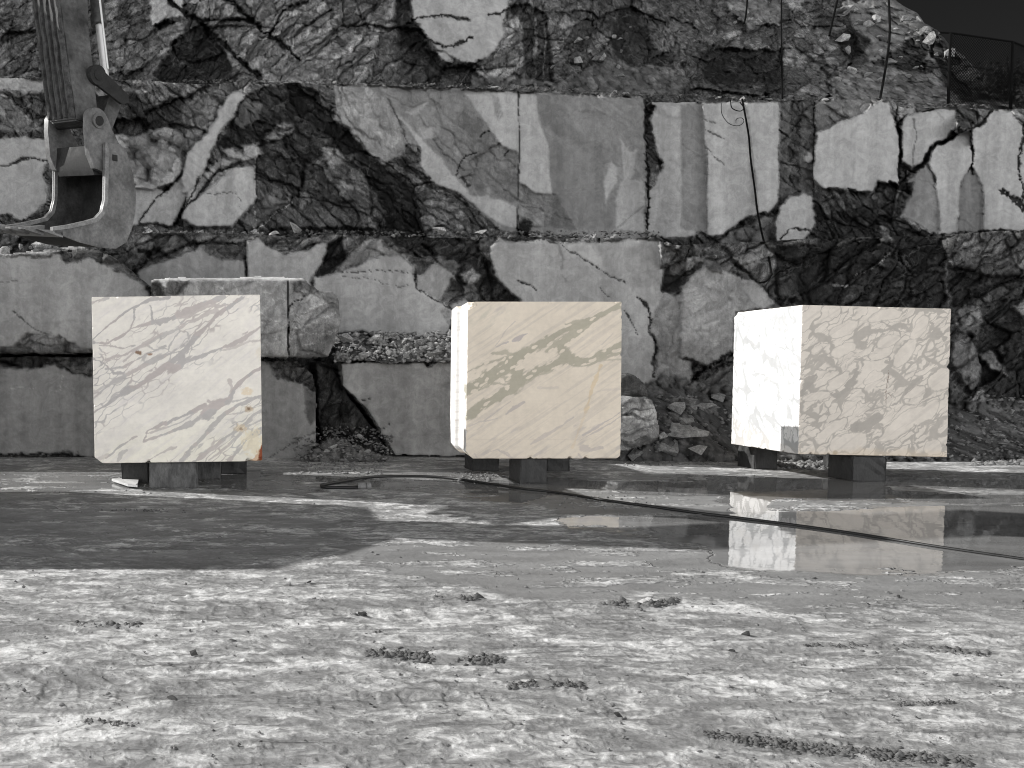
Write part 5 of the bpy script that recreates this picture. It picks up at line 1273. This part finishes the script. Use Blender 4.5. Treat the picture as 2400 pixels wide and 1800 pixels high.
bm = bmesh.new(); bm_prism(bm, [B(-.3, -.2, .12), B(.0, -.28, .12), B(.02, -.52, .12), B(-.02, -.62, .12), B(-.44, -.55, .12)], Wv * (BW - .28)); exo('torque_tube', bm, M_DARK, bucket)  # dark steel here stands in for shade on the tube
bm = bmesh.new(); bm_prism(bm, [B(-.24, -.36, -.034), B(-.17, -.36, -.034), B(-.17, -.43, -.034), B(-.24, -.43, -.034)], Wv * -.006); exo('square_plate', bm, M_DARK, bucket)

# arm (dipper): tapered box with worn strips on the underside
sd_ = Vector((-.125, .09, 1.0)).normalized()
A0 = B(.02, -.02, .22); SW = .54
top_len = 4.9
def S(d, h, w): return A0 + Dv * d + sd_ * h + Wv * w
bm = bmesh.new()
sec = [(.0, .15, -.20), (1.2, .17, -.22), (3.3, .2, -.42), (top_len, .16, -.35)]
loops = []
for h, dp, dm in sec: loops.append([bm.verts.new(S(dp, h, 0)), bm.verts.new(S(dp, h, SW)), bm.verts.new(S(dm, h, SW)), bm.verts.new(S(dm, h, 0))])
for i in range(len(sec) - 1):
    for k in range(4): bm.faces.new((loops[i][k], loops[i][(k + 1) % 4], loops[i + 1][(k + 1) % 4], loops[i + 1][k]))
bm.faces.new(loops[0]); bm.faces.new(loops[-1][::-1])
bmesh.ops.bevel(bm, geom=bm.edges[:], offset=.02, segments=2, affect='EDGES')
arm = exo('arm', bm, M_STICK, ex, 30)
for k in range(5):
    w = .015 + k * (SW - .085) / 4
    bm = bmesh.new(); n_ = 26; pr = []
    for i in range(n_ + 1):
        h = .04 + i * 2.3 / n_; d0 = .15 + .02 * h / 1.2
        j = float(RNG.normal()) * .006
        pr.append([bm.verts.new(S(d0 - .01, h, w + j)), bm.verts.new(S(d0 + .035 + .6 * j, h, w + .008 + j)), bm.verts.new(S(d0 + .035 - .6 * j, h, w + .048 + j)), bm.verts.new(S(d0 - .01, h, w + .056 + j))])
    for i in range(n_):
        for q in range(4): bm.faces.new((pr[i][q], pr[i][(q + 1) % 4], pr[i + 1][(q + 1) % 4], pr[i + 1][q]))
    bm.faces.new(pr[0]); bm.faces.new(pr[-1][::-1])
    exo('wear_strip', bm, M_STRIP, arm, 50)
bm = bmesh.new(); bm_tube(bm, S(-.2, .62, -.10), S(-.2, .62, SW + .1), .06, .06, 16); bm_tube(bm, S(-.2, .62, -.09), S(-.2, .62, -.005), .115, .115, 20); exo('link_pin', bm, M_DARK, arm)
lk = S(-.62, .50, 0)
for w in (-.07, SW + .02):
    bm = bmesh.new()
    a_, b_ = S(-.2, .62, w), S(-.58, .42, w)
    n_ = (b_ - a_).normalized(); u_ = n_.cross(Wv).normalized()
    bm_prism(bm, [a_ - n_ * .09 + u_ * .04, a_ + u_ * .10, b_ + u_ * .07, b_ + n_ * .08, b_ - u_ * .08, a_ - u_ * .1, a_ - n_ * .09 - u_ * .04], Wv * .05)
    exo('tipping_link', bm, M_DARK, arm)
bm = bmesh.new()
a_, b_ = S(-.58, .42, .12), B(-.30, -.12, .34)
n_ = (b_ - a_).normalized(); u_ = n_.cross(Wv).normalized()
bm_prism(bm, [a_ - n_ * .1, a_ + u_ * .1, b_ + u_ * .09, b_ + n_ * .08, b_ - u_ * .09, a_ - u_ * .1], Wv * .3); exo('push_link', bm, M_STICK, arm)
bm = bmesh.new(); bm_tube(bm, S(-.56, .44, SW * .45), S(-.56, 1.42, SW * .45), .048, .048, 16); exo('piston_rod', bm, M_CHROME, arm, 40)
bm = bmesh.new(); bm_tube(bm, S(-.56, 1.42, SW * .45), S(-.62, 3.1, SW * .45), .085, .085, 18); bm_tube(bm, S(-.56, 1.38, SW * .45), S(-.56, 1.5, SW * .45), .1, .1, 18); exo('bucket_cylinder', bm, M_STICK, arm, 40)
bm = bmesh.new(); bm_path(bm, [S(-.40, .75, -.03), S(-.40, 1.6, -.035), S(-.45, 2.6, -.03), S(-.3, 3.6, -.03)], .014, 8); exo('grease_pipe', bm, M_CHROME, arm, 60)
# boom, house, cab and tracks stand outside the picture on the left
ST_ = S(0, top_len - .35, SW / 2); HB = Vector((-4.6, 9.2, 2.3)); mid = Vector((-4.3, 12.0, 7.4))
bd = (ST_ - HB); bd.z = 0; side = Vector((-bd.y, bd.x, 0)).normalized()
bm = bmesh.new(); pr = []
for p_, r_ in ((HB, .28), (Vector((-4.4, 9.8, 5.0)), .38), (mid, .46), (mid.lerp(ST_, .55) + Vector((0, 0, .3)), .36), (ST_, .22)):
    pr.append((p_, r_))
lp = []
for i, (p_, r_) in enumerate(pr):
    t_ = (pr[min(i + 1, 4)][0] - pr[max(i - 1, 0)][0]).normalized(); u_ = side.cross(t_).normalized()
    lp.append([bm.verts.new(p_ + u_ * r_ * a + side * .24 * b) for a, b in ((1, 1), (1, -1), (-1, -1), (-1, 1))])
for i in range(4):
    for k in range(4): bm.faces.new((lp[i][k], lp[i][(k + 1) % 4], lp[i + 1][(k + 1) % 4], lp[i + 1][k]))
bm.faces.new(lp[0]); bm.faces.new(lp[-1][::-1]); exo('boom', bm, M_STICK, ex, 30)
bm = bmesh.new(); bm_prism(bm, [Vector((x_, y_, 1.1)) for x_, y_ in ((-7.3, 7.65), (-4.7, 7.65), (-4.1, 8.15), (-3.6, 8.75), (-3.6, 10.35), (-3.75, 10.42), (-7.3, 10.42))], (0, 0, 2.0)); bm_box(bm, (-6.2, 9.6, 3.16), (1.6, 1.1, .2), None, .06); bm_box(bm, (-7.7, 9.2, 1.8), (.8, 3.1, 1.4), None, .2); house = exo('house', bm, M_STICK)
bm = bmesh.new(); bm_box(bm, (-5.5, 8.15, 2.2), (1.5, 1.08, 1.7), None, .1); cab = exo('cab', bm, M_DARK)
bm = bmesh.new(); bm_box(bm, (-5.5, 7.6, 2.6), (1.2, .03, .7)); bm_box(bm, (-4.74, 8.15, 2.65), (.03, .85, .6)); exo('cab_window', bm, M_GLASS, cab)
bm = bmesh.new(); bm_tube(bm, (-6.0, 9.2, .75), (-6.0, 9.2, 1.15), .7, .7, 24); exo('slew_ring', bm, M_DARK)
for yy in (8.1, 10.3):
    bm = bmesh.new(); pt = [(-8.3 + .42 * math.cos(R(a)), .43 + .42 * math.sin(R(a))) for a in range(90, 271, 20)] + [(-4.3 + .42 * math.cos(R(a)), .43 + .42 * math.sin(R(a))) for a in range(-90, 91, 20)]
    bm_prism(bm, [Vector((x_, yy - .28, z_)) for x_, z_ in pt], (0, .56, 0)); tr_ = exo('track', bm, M_DARK)
    for k in range(6):
        bm = bmesh.new(); bm_tube(bm, (-8.0 + k * .6, yy - .31, .3), (-8.0 + k * .6, yy - .27, .3), .17, .17, 14); exo('roller', bm, M_STEEL, tr_)

# ------------------------------------------------------------------ fence on the skyline, rods, ropes, shrub
fe = empty('chain_link_fence', P(2245, 250, 18.6)); FL = fe.location.copy()
tag(fe, 'thin dark chain link fence with slim posts on the skyline at upper right', 'fence')
def feo(name, bm, mat=M_WIRE):
    o = bm_obj(name, bm, mat, None); o.parent = fe; o.matrix_parent_inverse = Matrix.Translation(-FL); return o
fp = [((2222, 260), (2228, 77), 18.6), ((2368, 262), (2374, 98), 18.4), ((2520, 268), (2526, 160), 18.2)]
for a, b, Y in fp:
    bm = bmesh.new(); bm_tube(bm, P(*a, Y), P(*b, Y), .028, .025, 8); feo('post', bm)
tops_ = [P(2170, 60, 19.0), P(2203, 76, 18.7)] + [P(*b, Y) for _, b, Y in fp]
bm = bmesh.new(); bm_path(bm, [V(q) for q in tops_[1:]], .02, 6); feo('top_rail', bm)
bm = bmesh.new(); bm_path(bm, [V(q) for q in (P(2228, 150, 18.62), P(2372, 170, 18.42), P(2524, 200, 18.2))], .006, 4); bm_path(bm, [V(q) for q in (P(2160, 155, 18.7), P(2226, 160, 18.62))], .006, 4); feo('tension_wire', bm)
bm = bmesh.new()
def quad_pt(a, b, u, v):
    p0, p1 = P(*a[0], a[2]), P(*b[0], b[2]); q0, q1 = P(*a[1], a[2]), P(*b[1], b[2])
    return V((p0 * (1 - u) + p1 * u) * (1 - v) + (q0 * (1 - u) + q1 * u) * v)
def thin(p, q, r=.006):
    d = (q - p).normalized(); s = d.cross(Vector((0, 1, 0))).normalized() * r; w = Vector((0, r, 0))
    ring = [[bm.verts.new(x + k) for k in (s, w, -s, -w)] for x in (p, q)]
    for k in range(4): bm.faces.new((ring[0][k], ring[0][(k + 1) % 4], ring[1][(k + 1) % 4], ring[1][k]))
for a, b in ((fp[0], fp[1]), (fp[1], fp[2])):
    n_ = 24
    for i in range(-n_, n_ + 1):
        u0 = i / n_
        for sg in (1, -1):
            s_ = u0 if sg > 0 else u0 + 1
            e_ = s_ + sg
            v0, v1 = 0.0, 1.0
            if s_ < 0: v0 = (0 - s_) / sg; 
            if s_ > 1: v0 = (1 - s_) / sg
            if e_ > 1: v1 = (1 - s_) / sg
            if e_ < 0: v1 = (0 - s_) / sg
            if v1 - v0 > .02: thin(quad_pt(a, b, s_ + sg * v0, v0), quad_pt(a, b, s_ + sg * v1, v1))
feo('wire_mesh', bm)
def rod(pts, r, Y, name, label, cat, mat=M_WIRE):
    bm = bmesh.new(); bm_path(bm, [V(p) for p in spline([P(*q, Yq) for q, Yq in zip(pts, Y)], 5)], r, 7)
    return tag(bm_obj(name, bm, mat, None, 60), label, cat)
z3 = lambda *p: Zm(1600, 0, p)
rod(z3((1334, -30), (1340, 260), (1280, 640)), .022, [18.8, 18.2, 17.3], 'iron_rod', 'tall dark iron rod with a bend, standing on the upper bench left of the fence', 'rod')
rod(z3((1010, -30), (975, 120), (950, 232)), .02, [18.6, 18.4, 18.2], 'iron_rod', 'short slanting dark rod at the top of the slope', 'rod')
rod(z3((420, -20), (412, 80), (400, 150)), .018, [18.6, 18.5, 18.4], 'iron_rod', 'dark rod over a pale rubble patch at the top edge', 'rod')
rod(z3((640, -20), (642, 360), (646, 640)), .014, [18.4, 18.0, 17.2], 'steel_rope', 'dark steel rope hanging down the upper slope with a small hook', 'rope')
rod(z3((385, 640), (400, 720), (428, 880), (440, 1020), (468, 1230), (485, 1370), (520, 1540), (560, 1680), (572, 1760)) + Zm(1600, 500, [(575, 400), (540, 440), (500, 450)]), .017, [16.75] * 4 + [16.6, 16.3, 16.0] + [15.0, 14.6, 14.5, 14.5, 14.5], 'hanging_cable', 'black cable hanging down the pale sawn face to the lower bench', 'cable')
rod(z3((250, 670), (255, 740), (300, 800), (360, 815), (395, 790), (385, 765), (350, 770), (345, 795)), .006, [16.85] * 8, 'wire_coil', 'thin wire loop curling beside the hanging cable', 'wire')
rod(z3((310, 650), (320, 700), (370, 720), (395, 700), (370, 660)), .009, [16.82] * 5, 'wire_coil', 'tangled dark wire knot at the top of the hanging cable', 'wire')

def shrub(px0, px1, py0, py1, Y, seed, label, n=900):
    r = np.random.default_rng(seed); root = empty('shrub', P((px0 + px1) / 2, py1, Y)); loc = root.location.copy()
    tag(root, label, 'shrub', 'dark shrubs on the right skyline')
    bm = bmesh.new(); base = P((px0 + px1) / 2, py1 + 8, Y); tips = []
    for k in range(14):
        tip = P(r.uniform(px0, px1), py0 + (py1 - py0) * r.uniform() ** 1.5, Y + r.normal() * .25); m_ = (base + tip) / 2 + r.normal(size=3) * .08
        bm_path(bm, [V(q) for q in spline([base, m_, tip], 4)], lambda u: .016 * (1 - u) + .004, 5); tips.append((base, m_, tip))
    o = bm_obj('stem', bm, M_BARK); o.parent = root; o.matrix_parent_inverse = Matrix.Translation(-loc)
    bm = bmesh.new()
    for _ in range(n):
        b, m_, tp = tips[r.integers(14)]; u = r.uniform(.35, 1.05); p = (m_ + (tp - m_) * (u - .35) / .65) + r.normal(size=3) * .09
        d = Vector(r.normal(size=3)).normalized(); s = d.cross(Vector(r.normal(size=3))).normalized(); L = r.uniform(.05, .11)
        q = [V(p), V(p) + d * L * .5 + s * L * .22, V(p) + d * L, V(p) + d * L * .5 - s * L * .22]
        bm.faces.new([bm.verts.new(x) for x in q])
    o = bm_obj('foliage', bm, M_LEAF); o.parent = root; o.matrix_parent_inverse = Matrix.Translation(-loc)
shrub(2308, 2345, 128, 215, 18.9, 1, 'dark leafy shrub just left of the right hand fence post', 500)
shrub(2345, 2420, 150, 262, 18.8, 2, 'dark leafy shrub behind the right hand fence post at the edge', 900)
shrub(2380, 2480, 190, 275, 18.1, 3, 'low grassy dark shrub at the foot of the right hand fence post', 500)

# soot-dark tuft at the joint foot
# ------------------------------------------------------------------ light, sky, camera
ld = Vector((1.0, -.34, -.63)).normalized()
sun = bpy.data.lights.new('sun', 'SUN'); sun.energy = 2.65; sun.angle = R(.5); sun.color = (1, .985, .96)
so = bpy.data.objects.new('sun', sun); COL.objects.link(so); so.rotation_euler = ld.to_track_quat('-Z', 'Y').to_euler()
so.location = (-20, 8, 14)
w = bpy.data.worlds.new('World'); scene.world = w; w.use_nodes = True
nt = w.node_tree; bg = nt.nodes['Background']
sk = nt.nodes.new('ShaderNodeTexSky'); sk.sky_type = 'NISHITA'; sk.sun_disc = False
sk.sun_elevation = math.asin(-ld.z); sk.sun_rotation = math.atan2(-ld.x, -ld.y)
sk.altitude = 300; sk.dust_density = 1.5
# black-and-white sky: grey, deep towards the cliff side as through a red filter, boosted behind the camera to light the shaded fronts
bw = nt.nodes.new('ShaderNodeRGBToBW'); nt.links.new(sk.outputs[0], bw.inputs[0])
tc = nt.nodes.new('ShaderNodeTexCoord'); sx = nt.nodes.new('ShaderNodeSeparateXYZ'); nt.links.new(tc.outputs['Generated'], sx.inputs[0])
mr = nt.nodes.new('ShaderNodeMapRange'); mr.interpolation_type = 'SMOOTHSTEP'
nt.links.new(sx.outputs['Y'], mr.inputs[0])
for i, v in enumerate((-.8, .45, 2.7, .03)): mr.inputs[i + 1].default_value = v
mz = nt.nodes.new('ShaderNodeMapRange'); mz.interpolation_type = 'SMOOTHSTEP'; nt.links.new(sx.outputs['Z'], mz.inputs[0])
for i, v in enumerate((.15, .75, 1.0, .22)): mz.inputs[i + 1].default_value = v
m0 = nt.nodes.new('ShaderNodeMath'); m0.operation = 'MULTIPLY'; nt.links.new(mz.outputs[0], m0.inputs[0]); nt.links.new(mr.outputs[0], m0.inputs[1])
mu = nt.nodes.new('ShaderNodeMath'); mu.operation = 'MULTIPLY'; nt.links.new(bw.outputs[0], mu.inputs[0]); nt.links.new(m0.outputs[0], mu.inputs[1])
nt.links.new(mu.outputs[0], bg.inputs['Color']); bg.inputs['Strength'].default_value = .12

cam = bpy.data.cameras.new('camera'); co = bpy.data.objects.new('camera', cam); COL.objects.link(co)
co.location = (0, 0, HC); co.rotation_euler = (R(90) - PITCH, 0, 0)
cam.sensor_width = 36; cam.lens = F / 2400 * 36
cam.shift_x = (1200 - CX) / 2400; cam.shift_y = (CY - 900) / 2400
cam.clip_end = 1000; cam.clip_start = .05
scene.camera = co
scene.cycles.filter_width = 1.05
scene.render.resolution_x, scene.render.resolution_y = 1024, 768
vs = scene.view_settings; vs.view_transform = 'Standard'; vs.look = 'None'; vs.exposure = 1.15; vs.gamma = 1
